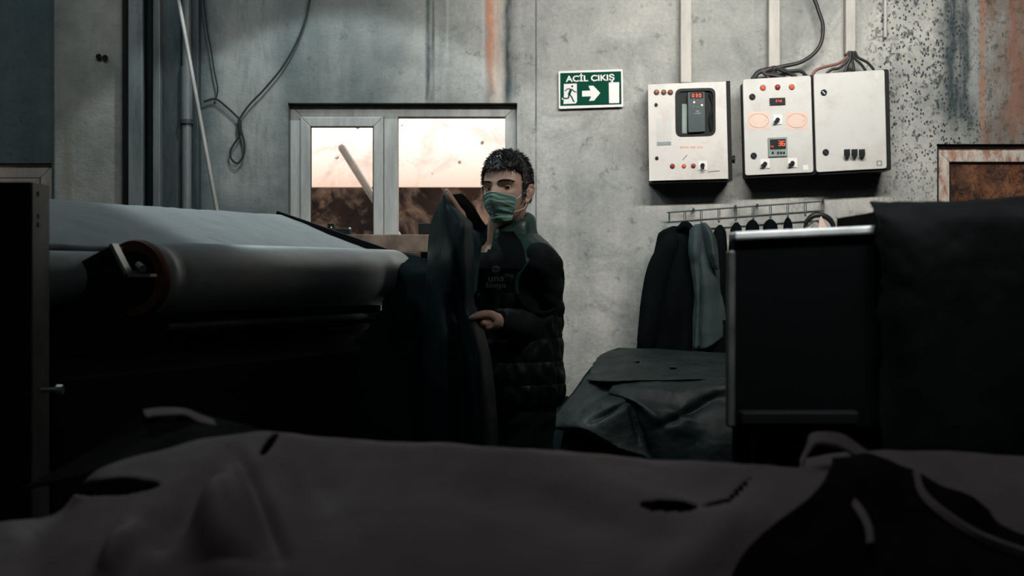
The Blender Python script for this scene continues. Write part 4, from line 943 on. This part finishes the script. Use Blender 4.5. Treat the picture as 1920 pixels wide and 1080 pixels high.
# hair shell + tufts
def hairline(az, dz, jit=0):
    """az: 0 front .. pi back ; returns True where hair grows"""
    lim = .43 if az < .70 else (.43-.07*(az-.70)/.45 if az < 1.15 else (.36-1.05*(az-1.15)/.17 if az < 1.32 else (-.28 if az < 1.50 else (.06 if az < 1.80 else -.24))))
    return dz+jit > lim
bm = new(); nb, na = 70, 96; pts = {}
for i in range(nb):
    ph = PI*(i+.02)/nb*.72
    for k in range(na):
        a = 2*PI*k/na; dx, dy, dz = math.sin(ph)*math.sin(a), -math.sin(ph)*math.cos(a), math.cos(ph)
        az = abs(math.atan2(dx, -dy))
        if hairline(az, dz, .02*math.sin(k*2.3)):
            p = head_p(dx, dy, dz); thk = .003+.012*max(0, dz)**.8; nrm = Vector((dx/.6, dy/.8, dz)).normalized()
            w_ = .003*mnoise.noise(p*70); pts[(i, k)] = bm.verts.new(HM @ (p+nrm*(thk+w_)))
for i in range(nb-1):
    for k in range(na):
        q = [(i, k), (i, (k+1) % na), (i+1, (k+1) % na), (i+1, k)]
        if all(x in pts for x in q): bm.faces.new([pts[x] for x in q])
hs = mk_obj('hair', bm, M['hair'], man, mods=(('SOLIDIFY', dict(thickness=.007, offset=-1)),))
bm = new(); cnt = 0
while cnt < 5200:
    ph = math.acos(1-random.random()*1.45); a = random.uniform(0, 2*PI); dx, dy, dz = math.sin(ph)*math.sin(a), -math.sin(ph)*math.cos(a), math.cos(ph); az = abs(math.atan2(dx, -dy))
    if not hairline(az, dz, random.uniform(-.03, .03)): continue
    cnt += 1; p = head_p(dx, dy, dz); nrm = Vector((dx/.6, dy/.8, dz)).normalized(); top = max(0, dz)
    thk = .002+.011*top**.8; sw = Vector((.5*math.sin(p.y*90), -.55*top+.15, -.9*(1-top)))+Vector([random.uniform(-.45, .45) for _ in range(3)])
    L = .007+.012*top; a_ = p+nrm*thk; b_ = a_+nrm*L*.30+sw*L*.5; c2 = b_-nrm*L*.05+sw*L*.6
    tube(bm, [HM @ a_, HM @ b_, HM @ c2], [.0011, .0009, .0002], 3, 4, caps=False)
mk_obj('hair_strands', bm, M['hair'], hs)
# mask
rows = []; NR, NC = 48, 60
for i in range(NR):
    v = i/(NR-1); row = []
    for j in range(NC):
        q = -1+2*j/(NC-1); am = math.radians(57-4*max(0, v-.55)*2); a = am*q; u = abs(q)
        z = -.035-.080*v+.004*(1-u**2)*(1-v)*2+.012*u*u*v-.004*u*u*(1-v)
        dz = max(-.80, z/.112); k = (max(0, 1-abs(dz)**2.3)/(abs(math.sin(a))**2.3+abs(math.cos(a))**2.3))**(1/2.3)
        jaw = 1-.22*abs(dz)**1.8; R = .0045
        x = .0685*k*math.sin(a)*jaw; y = -.089*k*math.cos(a)*(1-.02*abs(dz))
        tent = .0235*math.exp(-(a/.50)**2)*(.62+.38*math.sin(min(1, v*2.6)*PI/2))*(1-max(0, v-.30)*.75)+.004*(1-u*u)
        y -= tent+R*math.cos(a)*1.2; x += R*math.sin(a)
        y -= .004*math.exp(-(a/.12)**2)*(1-v)                                     # nose wire ridge
        y -= (.0022*math.sin(v*21+1.5*u) if .12 < v < .9 else 0)*(.35+.65*u)*(1-u**6)   # pleats gathered at the sides
        y -= .0022*mnoise.noise(Vector((a*2.5, v*13, 2)))*1.5
        if v > .86: y += (v-.86)*.12*(1-u*u)
        row.append(H(x, y, z))
    rows.append(row)
bm = new(); grid(bm, rows); mk_ = mk_obj('face_mask', bm, M['mask'], man, mods=(('SOLIDIFY', dict(thickness=.0018, offset=1)),))
bm = new(); tube(bm, [r for r in rows[0][::3]], .0016, 6); tube(bm, [r[0] for r in rows[::5]], .0016, 6); tube(bm, [r[-1] for r in rows[::5]], .0016, 6); mk_obj('mask_hem', bm, M['mask_edge'], mk_)
for pts_ in ([rows[1][-1], H(.069, -.014, -.012), H(.075, .004, .006)], [rows[30][-1], H(.062, -.030, -.072), H(.068, -.014, -.062), H(.068, .0, -.044)], [rows[1][0], H(-.069, -.014, -.012), H(-.075, .004, .006)]):
    bm = new(); tube(bm, pts_, .0013, 6); mk_obj('ear_loop', bm, M['loop'], mk_)
# sweater sleeves
def sleeve(pts, rads, wr, seed):
    a = cat([(*p, r) for p, r in zip(pts, rads)], 90); bm = new(); rows = []; prev = None
    for i in range(90):
        p = Vector(a[i, :3]); d_ = (Vector(a[min(i+1, 89), :3])-Vector(a[max(i-1, 0), :3])).normalized(); u = d_.orthogonal().normalized() if prev is None else (prev-d_*prev.dot(d_)).normalized(); prev = u; v = d_.cross(u); row = []
        for s in range(36):
            an = 2*PI*s/36; o_ = u*math.cos(an)+v*math.sin(an); q = p+o_*a[i, 3]
            k = wr*(mnoise.noise(Vector((i*.22+math.sin(an+seed)*1.2, math.cos(an)*1.1, seed)))) ; row.append(q+o_*k)
        rows.append(row)
    V = grid(bm, rows, True); bm.faces.new(V[0]); bm.faces.new(V[-1][::-1]); return bm
mk_obj('sleeve', sleeve([ShL-LF*.05, ShL, ShL.lerp(ElL, .5), ElL, ElL.lerp(WrL, .45), WrL.lerp(ElL, .12), WrL.lerp(ElL, .03)], [.050, .062, .062, .060, .054, .042, .034], .010, 1), M['sweater'], man)
mk_obj('sleeve', sleeve([ShR+LF*.05, ShR, ShR.lerp(ElR, .5), ElR, ElR.lerp(WrR, .45), WrR.lerp(ElR, .12), WrR.lerp(ElR, .03)], [.058, .067, .060, .055, .050, .040, .033], .008, 2), M['sweater'], man)
# sweater body (below vest and at the neck opening)
loft_r = [(.86, .168, .128, 0), (.95, .175, .130, 0), (1.1, .17, .125, .01), (1.3, .192, .125, .01), (1.40, .188, .112, 0), (1.445, .155, .092, 0), (1.475, .10, .078, .0), (1.487, .085, .074, 0)]
lr_ = cat(loft_r, 80); bm = new(); V = grid(bm, [ring(O+Vector((0, 0, z)), a, b, f, 80) for z, a, b, f in lr_], True); bm.faces.new(V[0]); kill = []
for f in bm.faces:
    c = f.calc_center_median()-O; an = math.atan2(c.dot(FW), c.dot(LF))
    if c.z > 1.43 and abs(an-PI/2) < .18+.75*(c.z-1.43)/.055: kill.append(f)
bmesh.ops.delete(bm, geom=kill, context='FACES'); mk_obj('sweater', bm, M['sweater'], man)
# quilted vest: rings open at the front
VR = [(.945, .182, .145, 0), (.965, .190, .158, 0), (1.0, .198, .163, 0), (1.05, .200, .162, .005), (1.1, .198, .160, .008), (1.2, .200, .156, .01), (1.3, .208, .152, .008), (1.36, .212, .146, .004), (1.40, .206, .135, 0), (1.43, .188, .120, 0), (1.455, .160, .106, 0), (1.475, .126, .096, 0), (1.49, .102, .088, 0)]
vr = cat(VR, 300)
def vest_pt(z, hw, hd, fo, a, ex=0):
    ca, sa = math.cos(a), math.sin(a); q = (abs(ca)**2.35+abs(sa)**2.35)**(-1/2.35)
    return O+Vector((0, 0, z))+LF*(hw+ex)*ca*q+FW*((hd+ex)*sa*q+fo)
def quilt(z, a):
    if z > 1.36: return 0
    ph = ((z-.945)/.072) % 1; b = abs(math.sin(ph*PI))**.5*.0055-.004
    return b+.006*mnoise.noise(Vector((math.cos(a)*7, math.sin(a)*7, z*24)))*1.3
def vest_grid(z0, z1, a0, a1, na, mat, name, ex=0, par=None):
    rows = []
    for z, hw, hd, fo in vr:
        if z < z0 or z > z1: continue
        rows.append([vest_pt(z, hw, hd, fo, a, ex+quilt(z, a)+.0025*mnoise.noise(Vector((a*6, z*30, 3)))) for a in np.linspace(a0, a1, na)])
    bm = new(); grid(bm, rows); zz_ = [q[0] for q in vr if z0 <= q[0] <= z1]; kill = []; aa_ = np.linspace(a0, a1, na); m_ = na-1
    bm.faces.ensure_lookup_table()
    for n_, f in enumerate(bm.faces):
        z = zz_[n_//m_]; a = aa_[n_ % m_]
        for c_ in (0, PI):
            da = (a-c_+PI) % (2*PI)-PI
            if (da/.60)**2+((z-1.335)/.095)**2 < 1: kill.append(f); break
        else:
            if z > 1.36 and abs((a-PI/2+PI) % (2*PI)-PI) < .06+.62*(z-1.36)/.13: kill.append(f)
    bmesh.ops.delete(bm, geom=kill, context='FACES')
    return mk_obj(name, bm, mat, par or man, mods=(('SOLIDIFY', dict(thickness=.008, offset=-1)),))
fr = PI/2
vest = vest_grid(0, 1.39, fr+.05, fr+2*PI-.02, 400, M['vest'], 'vest')
vest_grid(1.385, 1.6, PI-.5, 2*PI+.5, 300, M['vest_green'], 'shoulder_yoke', .003, vest)
vest_grid(1.375, 1.6, .48, fr, 220, M['vest_matte'], 'front_panel', .001, vest); vest_grid(1.375, 1.6, fr, PI-.48, 220, M['vest_matte'], 'front_panel', .001, vest)
# armhole binding & zip
for c_ in (0, PI):
    pl_ = []
    for k in range(41):
        e = 2*PI*k/40; z = 1.335+.095*math.sin(e); hw, hd, fo = [np.interp(z, vr[:, 0], vr[:, c]) for c in (1, 2, 3)]; pl_.append(vest_pt(z, hw, hd, fo, c_+.60*math.cos(e), .0))
    bm = new(); tube(bm, pl_, .0062, 8, 90); mk_obj('armhole_seam', bm, M['vest_matte'], vest)
    pl_ = []
    for k in range(41):
        e = -.35+(PI+.7)*k/40; z = 1.335+.095*math.sin(e); hw, hd, fo = [np.interp(z, vr[:, 0], vr[:, c]) for c in (1, 2, 3)]; pl_.append(vest_pt(z, hw, hd, fo, c_+.60*math.cos(e), .001))
    bm = new(); tube(bm, pl_, .0065, 8, 90); mk_obj('armhole_trim', bm, M['vest_green'], vest)
bm = new(); tube(bm, [vest_pt(z, hw, hd, fo, fr, .008) for z, hw, hd, fo in VR[:10]], .004, 6); mk_obj('zip', bm, M['mach_grey'], vest)
# folded collar
rows = []
for k in range(60):
    a = fr+.50+(2*PI-1.0)*k/59; bk = .5-.5*math.sin(a); dirv = LF*math.cos(a)+FW*math.sin(a); c0 = O+Vector((-.004, 0, 0))
    zt = 1.508+.056*bk; row = []
    for r_, z_ in ((.080, 1.455), (.074, 1.475), (.073, zt-.012), (.077, zt-.002), (.085, zt-.002), (.098, zt-.014), (.110-.008*bk, zt-.045), (.120-.010*bk, zt-.075)): row.append(c0+dirv*(r_*(1-.10*abs(math.sin(a)))+.002*math.sin(k*.7))+Vector((0, 0, z_)))
    rows.append(cat([tuple(p) for p in row], 22))
bm = new(); grid(bm, rows); mk_obj('collar', bm, M['vest_green'], vest, mods=(('SOLIDIFY', dict(thickness=.005)),))
# embroidered logo on the chest
def chest(z, a, ex=.011):
    hw, hd, fo = [np.interp(z, vr[:, 0], vr[:, c]) for c in (1, 2, 3)]; return vest_pt(z, hw, hd, fo, a, ex+quilt(z, a))
zc = EYE+(HZ-523)/F*4.4
best = min(np.linspace(fr-1.4, fr+.4, 200), key=lambda a: abs(960+F*chest(zc, a).x/chest(zc, a).y-931))
p0 = chest(zc, best); p1 = chest(zc, best+.05); tang = (p0-p1).normalized(); tang.z = 0; tang.normalize()
if tang.x < 0: tang = -tang
nn = Vector((tang.y, -tang.x, 0)); rot = Matrix((tang, -nn, Vector((0, 0, 1)))).transposed().to_4x4(); base = p0+nn*.012
text('chest_logo', 'una', base+Vector((0, 0, .002)), .029, M['thread'], vest, rot=rot, sx=1.25)
text('chest_logo', 'kimya', base+Vector((0, 0, -.020)), .0225, M['thread'], vest, rot=rot, sx=1.2)
bm = new()
for R1 in (.0105, .0055): tube(bm, [base+Vector((0, 0, .030))+tang*R1*math.cos(a)*1.2+Vector((0, 0, R1*.85*math.sin(a))) for a in [PI*.0+2*PI*k/20 for k in range(21)]], .0009, 5, 41)
mk_obj('chest_logo_ring', bm, M['thread'], vest)
# trousers and shoes
for i in (0, 1):
    mk_obj('trouser_leg', sleeve([hips[i]+Vector((0, 0, .03)), hips[i].lerp(knee[i], .3), hips[i].lerp(knee[i], .7), knee[i], knee[i].lerp(ank[i], .5), ank[i]+Vector((0, 0, .03))], [.10, .098, .084, .075, .07, .066], .010, 3+i), M['trouser'], man)
    bm = new(); a_ = ank[i]; tube(bm, [a_+Vector((0, 0, -.035))-FW*.06, a_+Vector((0, 0, -.03))+FW*.02, a_+Vector((0, 0, -.045))+FW*.12, a_+Vector((0, 0, -.052))+FW*.19], [.044, .052, .044, .034], 16); mk_obj('shoe', bm, M['black_plastic'], man)

# ================================================================ pile of hides on a bench, right of the man
PX = lambda x, y, dd: (x, y, dd)
t = thing('wooden_bench', 'low dark bench under the pile of green-black hides', 'bench', (.66, 5.35, 0))
zt = P(0, 672, 5.5).z
bm = new(); box(bm, .34, 1.25, 5.12, 5.72, zt-.30, zt-.24); mk_obj('top', bm, M['mach_black'], t, False)
for x_ in (.38, 1.20):
    for y_ in (5.15, 5.68):
        bm = new(); box(bm, x_-.025, x_+.025, y_-.025, y_+.025, 0, zt-.30); mk_obj('leg', bm, M['mach_black'], t, False)
def hide(rows, label, mat='hide_green', **k):
    o = sheet('leather_hide', rows, M[mat], None, **k); return tag(o, label, 'leather hide')
hide([[(1160, 652, 5.75), (1230, 655, 5.75), (1300, 660, 5.75), (1380, 664, 5.75), (1470, 668, 5.75)],
      [(1128, 664, 5.62), (1220, 668, 5.60), (1300, 670, 5.60), (1380, 674, 5.60), (1470, 678, 5.6)],
      [(1112, 684, 5.48), (1200, 684, 5.40), (1300, 686, 5.40), (1380, 688, 5.40), (1470, 690, 5.4)],
      [(1104, 706, 5.34), (1150, 708, 5.24), (1300, 704, 5.24), (1380, 706, 5.24), (1470, 708, 5.25)],
      [(1100, 712, 5.30), (1148, 715, 5.19), (1300, 712, 5.19), (1380, 714, 5.19), (1470, 714, 5.2)]], 'top hide of the pile, smooth and flat with two small holes', nu=180, nv=80, ripple=.004, rscale=5, ragged=.006, seed=11, holes=((1195, 680, 6, 2.2, -.15), (1262, 691, 9, 2.6, .05)))
hide([[(1150, 700, 5.30), (1220, 702, 5.27), (1290, 704, 5.27), (1380, 704, 5.27), (1470, 704, 5.3)],
      [(1150, 722, 5.20), (1220, 724, 5.15), (1290, 722, 5.16), (1380, 720, 5.16), (1470, 720, 5.2)],
      [(1143, 738, 5.18), (1195, 748, 5.11), (1270, 760, 5.10), (1350, 748, 5.13), (1470, 745, 5.14)],
      [(1186, 742, 5.15), (1215, 772, 5.06), (1260, 792, 5.06), (1330, 775, 5.09), (1470, 770, 5.1)],
      [(1196, 790, 5.10), (1228, 810, 5.05), (1290, 825, 5.06), (1345, 820, 5.04), (1470, 820, 5.08)],
      [(1215, 850, 5.08), (1240, 858, 5.04), (1290, 868, 5.05), (1345, 870, 5.02), (1470, 870, 5.06)],
      [(1226, 905, 5.08), (1250, 910, 5.04), (1300, 915, 5.05), (1345, 915, 5.02), (1470, 915, 5.06)]], 'wrinkled green-black hide hanging from the front of the pile beside the black cabinet', nu=100, nv=100, ripple=.009, rscale=5, ragged=.006, seed=12, folds=((1180, 760, 1230, 900, 7, .018), (1240, 800, 1345, 745, 9, .02), (1250, 770, 1300, 790, 8, -.012)))
hide([[(1105, 700, 5.36), (1130, 706, 5.30), (1180, 712, 5.26), (1230, 716, 5.25)],
      [(1080, 735, 5.30), (1120, 745, 5.20), (1170, 738, 5.16), (1225, 735, 5.18)],
      [(1050, 770, 5.24), (1100, 775, 5.14), (1160, 760, 5.10), (1222, 765, 5.14)],
      [(1030, 800, 5.20), (1090, 800, 5.10), (1140, 815, 5.06), (1222, 810, 5.10)],
      [(1060, 806, 5.18), (1108, 808, 5.08), (1160, 836, 5.05), (1230, 850, 5.08)],
      [(1105, 812, 5.12), (1120, 822, 5.08), (1170, 842, 5.04), (1225, 862, 5.06)]], 'glossy creased hide in the middle of the pile ending in a curled ragged edge', nu=80, nv=80, ripple=.008, rscale=5, ragged=.006, seed=13, folds=((1110, 790, 1180, 750, 6, .018), (1180, 752, 1200, 830, 6, .014), (1100, 770, 1150, 745, 5, -.01)))
hide([[(1160, 655, 5.72), (1130, 668, 5.62), (1115, 690, 5.5), (1120, 706, 5.36)],
      [(1110, 690, 5.66), (1095, 715, 5.55), (1085, 735, 5.42), (1100, 750, 5.3)],
      [(1072, 740, 5.6), (1058, 765, 5.5), (1055, 785, 5.36), (1080, 800, 5.24)],
      [(1035, 785, 5.55), (1022, 815, 5.44), (1020, 835, 5.3), (1060, 850, 5.18)],
      [(1008, 830, 5.5), (1000, 850, 5.4), (1000, 880, 5.26), (1060, 890, 5.16)],
      [(990, 900, 5.5), (985, 920, 5.4), (990, 930, 5.26), (1060, 940, 5.16)]], 'hide sliding down the left flank of the pile towards the man', nu=60, nv=70, ripple=.008, rscale=5, seed=14, mat='hide')
hide([[(1092, 730, 5.7), (1075, 745, 5.7), (1062, 742, 5.68)], [(1050, 770, 5.66), (1035, 775, 5.66), (1012, 786, 5.62)], [(1040, 790, 5.66), (1030, 800, 5.62), (1023, 806, 5.6)]], 'pointed flap of hide poking out left behind the pile', nu=30, nv=30, ripple=.004, seed=15)
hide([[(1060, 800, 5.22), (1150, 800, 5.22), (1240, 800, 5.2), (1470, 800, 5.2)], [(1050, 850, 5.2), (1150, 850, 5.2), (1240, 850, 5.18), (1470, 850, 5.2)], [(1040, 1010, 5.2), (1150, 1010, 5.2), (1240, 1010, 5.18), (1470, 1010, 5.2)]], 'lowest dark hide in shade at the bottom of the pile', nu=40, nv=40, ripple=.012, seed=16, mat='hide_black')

# ================================================================ black cabinet on the right
t = thing('machine_cabinet', 'black blurred cabinet with a bright pale top edge, near right', 'cabinet', (.75, 2.5, 0))
dc = 2.38
xl = P(1374, 0, dc).x; xr = 1.35; ztop = P(0, 436, dc).z
bm = new(); pp = rounded([Vector((xl, dc, P(0, 800, dc).z)), Vector((xr, dc, P(0, 800, dc).z)), Vector((xr, dc, ztop+.018)), Vector((xl, dc, ztop-.004))], .016, 5); prism(bm, pp, Vector((0, .02, 0))); mk_obj('front_panel', bm, M['cab'], t, False)
bm = new(); cx0 = Vector((xl-.005, dc-.004, P(0, 800, dc).z)); path = [cx0, Vector((xl-.004, dc-.004, ztop-.03))]; bar(bm, path[0], path[1], .012, .03, Vector((0, 1, 0))); mk_obj('side_edge', bm, M['cab_side'], t, False, BV)
bm = new(); bar(bm, Vector((xl+.002, dc+.025, ztop-.006)), Vector((P(1652, 0, dc).x, dc+.025, ztop+.005)), .07, .0145); mk_obj('top_edge', bm, M['cab_top'], t, False, BV)
bm = new(); prism(bm, [Vector((xl+.002, dc+.02, .72)), Vector((xl+.12, dc+.5, .72)), Vector((xr, dc+.5, .72)), Vector((xr, dc+.02, .72))], Vector((0, 0, ztop-.03-.72))); mk_obj('housing', bm, M['cab'], t, False)
bm = new(); box(bm, P(1384, 0, dc).x, P(1602, 0, dc).x, dc-.035, dc, P(0, 794, dc).z, P(0, 768, dc).z); mk_obj('cross_bar', bm, M['mach_black'], t, False, BV)
for x_ in (P(1378, 0, dc).x, xr-.04):
    for y_ in (dc+.03, dc+.2):
        bm = new(); box(bm, x_, x_+.03, y_-.015, y_+.015, 0, .73); mk_obj('leg', bm, M['cab'], t, False)
bm = new(); box(bm, P(1410, 0, dc).x, P(1414, 0, dc).x, dc+.01, dc+.02, .0, P(0, 794, dc).z); mk_obj('rod', bm, M['mach_grey'], t, False)
o = sheet('cabinet_hide', [
    [(1650, 385, 2.75), (1720, 384, 2.75), (1800, 384, 2.75), (1900, 380, 2.75), (2010, 378, 2.75)],
    [(1640, 386, 2.55), (1720, 382, 2.55), (1800, 381, 2.55), (1900, 376, 2.55), (2010, 374, 2.55)],
    [(1632, 384, 2.40), (1720, 384, 2.36), (1800, 380, 2.36), (1900, 377, 2.36), (2010, 375, 2.36)],
    [(1636, 398, 2.35), (1720, 405, 2.32), (1800, 402, 2.31), (1900, 400, 2.31), (2010, 400, 2.31)],
    [(1646, 425, 2.34), (1720, 450, 2.30), (1800, 450, 2.30), (1900, 450, 2.3), (2010, 450, 2.3)],
    [(1650, 520, 2.34), (1720, 560, 2.30), (1800, 560, 2.30), (1900, 560, 2.3), (2010, 560, 2.3)],
    [(1652, 760, 2.34), (1720, 760, 2.30), (1800, 760, 2.30), (1900, 760, 2.3), (2010, 760, 2.3)],
    [(1655, 980, 2.34), (1720, 980, 2.30), (1800, 980, 2.30), (1900, 980, 2.3), (2010, 980, 2.3)]], M['hide_black'], None, 100, 90, .012, 5, .009, .005, 21)
tag(o, 'black ragged-edged hide draped over the right part of the near cabinet', 'leather hide')
bm = new(); prism(bm, [Vector((P(1652, 0, 2.42).x, 2.42, ztop-.03)), Vector((1.34, 2.42, ztop-.03)), Vector((1.34, 2.42, P(0, 390, 2.42).z)), Vector((P(1652, 0, 2.42).x, 2.42, P(0, 395, 2.42).z))], Vector((0, .33, 0)))
tag(mk_obj('hide_stack', bm, M['hide_black'], smooth=False), 'folded black stack under the ragged hide on the near cabinet', 'leather stack')

# ================================================================ foreground hides over a trestle
t = thing('trestle', 'dark trestle carrying the near blurred hides at the bottom', 'trestle', (0, 1.75, 0))
bm = new(); cyl(bm, (-1.05, 1.78, .955), (1.1, 1.78, .955), .045, 20); mk_obj('beam', bm, M['mach_black'], t)
for x_ in (-.95, 1.0):
    for dy in (-.25, .25):
        bm = new(); bar(bm, (x_, 1.78, .95), (x_, 1.78+dy, 0), .04, .04); mk_obj('leg', bm, M['mach_black'], t, False)
def fg(name, rows, label, mat='hide_pale', **k):
    o = sheet(name, rows, M[mat], None, **k); return tag(o, label, 'leather hide')
def drop(crest, dcr):
    """rows from the crest outline towards the camera, curving down"""
    rows = [[(x, y+75, dcr+.16) for x, y in crest], [(x, y+8, dcr+.05) for x, y in crest], [(x, y, dcr) for x, y in crest]]
    for k, (dy, dd) in enumerate(((28, .045), (75, .095), (140, .15), (230, .20), (360, .24), (560, .26))): rows.append([(960+(x-960)*(1+.0*k), y+dy, dcr-dd) for x, y in crest])
    return rows
crest = [(-60, 985), (60, 960), (150, 895), (300, 850), (430, 815), (530, 803), (640, 818), (850, 835), (1050, 862), (1250, 869), (1450, 876), (1562, 881)]
fg('leather_hide', drop(crest, 1.86), 'large pale mauve-grey hide draped across the bottom foreground', nu=260, nv=170, ripple=.012, rscale=3.4, ragged=.004, thick=.004, seed=31,
   holes=((215, 915, 85, 17, -.06), (70, 940, 60, 10, -.35), (1255, 950, 55, 12, .04), (1385, 922, 32, 5, 2.3), (1345, 945, 28, 5, 2.9), (505, 835, 26, 8, 2.2)),
   folds=((430, 860, 300, 1010, 26, .035), (420, 900, 430, 1060, 55, -.05), (450, 865, 520, 1040, 22, .03), (150, 900, 60, 985, 25, .02), (540, 815, 620, 960, 40, .018), (800, 880, 1200, 990, 45, .016), (1000, 900, 1400, 1000, 40, -.014), (250, 1000, 200, 1080, 20, -.03), (1430, 960, 1250, 1080, 45, -.02)))
crest2 = [(1500, 862), (1600, 850), (1700, 848), (1800, 853), (1920, 861), (2050, 866)]
fg('leather_hide', drop(crest2, 1.95), 'pale mauve-grey hide at the lower right edge, behind the dark fold', nu=80, nv=80, ripple=.010, rscale=4, seed=32)
fg('leather_hide', [[(1560, 860, 1.84), (1640, 852, 1.86), (1700, 868, 1.86), (1760, 900, 1.84), (1850, 940, 1.82), (1960, 1000, 1.8)],
                    [(1556, 885, 1.78), (1640, 890, 1.79), (1700, 910, 1.79), (1760, 940, 1.78), (1850, 990, 1.76), (1960, 1040, 1.74)],
                    [(1520, 930, 1.70), (1600, 940, 1.72), (1680, 960, 1.73), (1760, 990, 1.72), (1850, 1030, 1.7), (1960, 1080, 1.68)],
                    [(1400, 1030, 1.64), (1520, 1020, 1.66), (1640, 1040, 1.68), (1760, 1060, 1.67), (1850, 1100, 1.65), (1960, 1140, 1.63)],
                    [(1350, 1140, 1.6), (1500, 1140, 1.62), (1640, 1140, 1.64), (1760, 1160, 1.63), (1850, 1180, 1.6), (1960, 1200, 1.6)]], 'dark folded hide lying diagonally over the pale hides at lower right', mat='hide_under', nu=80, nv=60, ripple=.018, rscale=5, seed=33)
fg('leather_hide', [[(1503, 868, 1.86), (1512, 835, 1.88), (1522, 815, 1.90), (1555, 812, 1.90), (1585, 818, 1.90), (1620, 842, 1.89), (1640, 856, 1.88)],
                    [(1503, 872, 1.85), (1517, 848, 1.87), (1530, 832, 1.875), (1555, 832, 1.875), (1583, 840, 1.875), (1607, 854, 1.87), (1632, 868, 1.865)]], 'curled pale hide rim rising beside the dark fold at lower right', nu=60, nv=12, ripple=.003, seed=34, thick=.006)
fg('leather_hide', [[(270, 772, 1.99), (320, 768, 2.0), (360, 772, 2.0), (420, 790, 1.97), (500, 812, 1.93)],
                    [(180, 840, 1.95), (260, 815, 1.96), (340, 800, 1.96), (400, 808, 1.94), (470, 822, 1.9)],
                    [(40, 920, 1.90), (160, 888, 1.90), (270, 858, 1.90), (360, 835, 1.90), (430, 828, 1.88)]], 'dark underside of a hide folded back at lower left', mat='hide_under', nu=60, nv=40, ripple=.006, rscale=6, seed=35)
fg('leather_hide', [[(268, 770, 1.985), (300, 766, 1.99), (345, 768, 1.99), (380, 782, 1.98), (430, 800, 1.96), (495, 815, 1.93)], [(274, 783, 1.965), (300, 780, 1.97), (345, 779, 1.97), (374, 793, 1.962), (428, 806, 1.945), (490, 822, 1.92)]], 'thin pale rim of the folded hide at lower left', nu=50, nv=8, ripple=.002, seed=36)
fg('leather_hide', [[(1712, 885, 1.80), (1722, 925, 1.78), (1760, 965, 1.75), (1830, 1010, 1.72), (1930, 1050, 1.70)], [(1724, 885, 1.80), (1736, 920, 1.775), (1774, 955, 1.745), (1840, 998, 1.715), (1940, 1036, 1.695)]], 'narrow pale hide edge snaking through the dark fold at lower right', nu=60, nv=8, ripple=.003, seed=37, thick=.006)
fg('leather_hide', [[(1555, 925, 1.75), (1580, 922, 1.75), (1610, 945, 1.72), (1632, 985, 1.69), (1636, 1020, 1.67)], [(1560, 938, 1.745), (1582, 936, 1.745), (1600, 955, 1.715), (1620, 990, 1.685), (1624, 1022, 1.665)]], 'short curved pale hide edge at the tip of the large foreground hide', nu=50, nv=8, ripple=.003, seed=38, thick=.006)
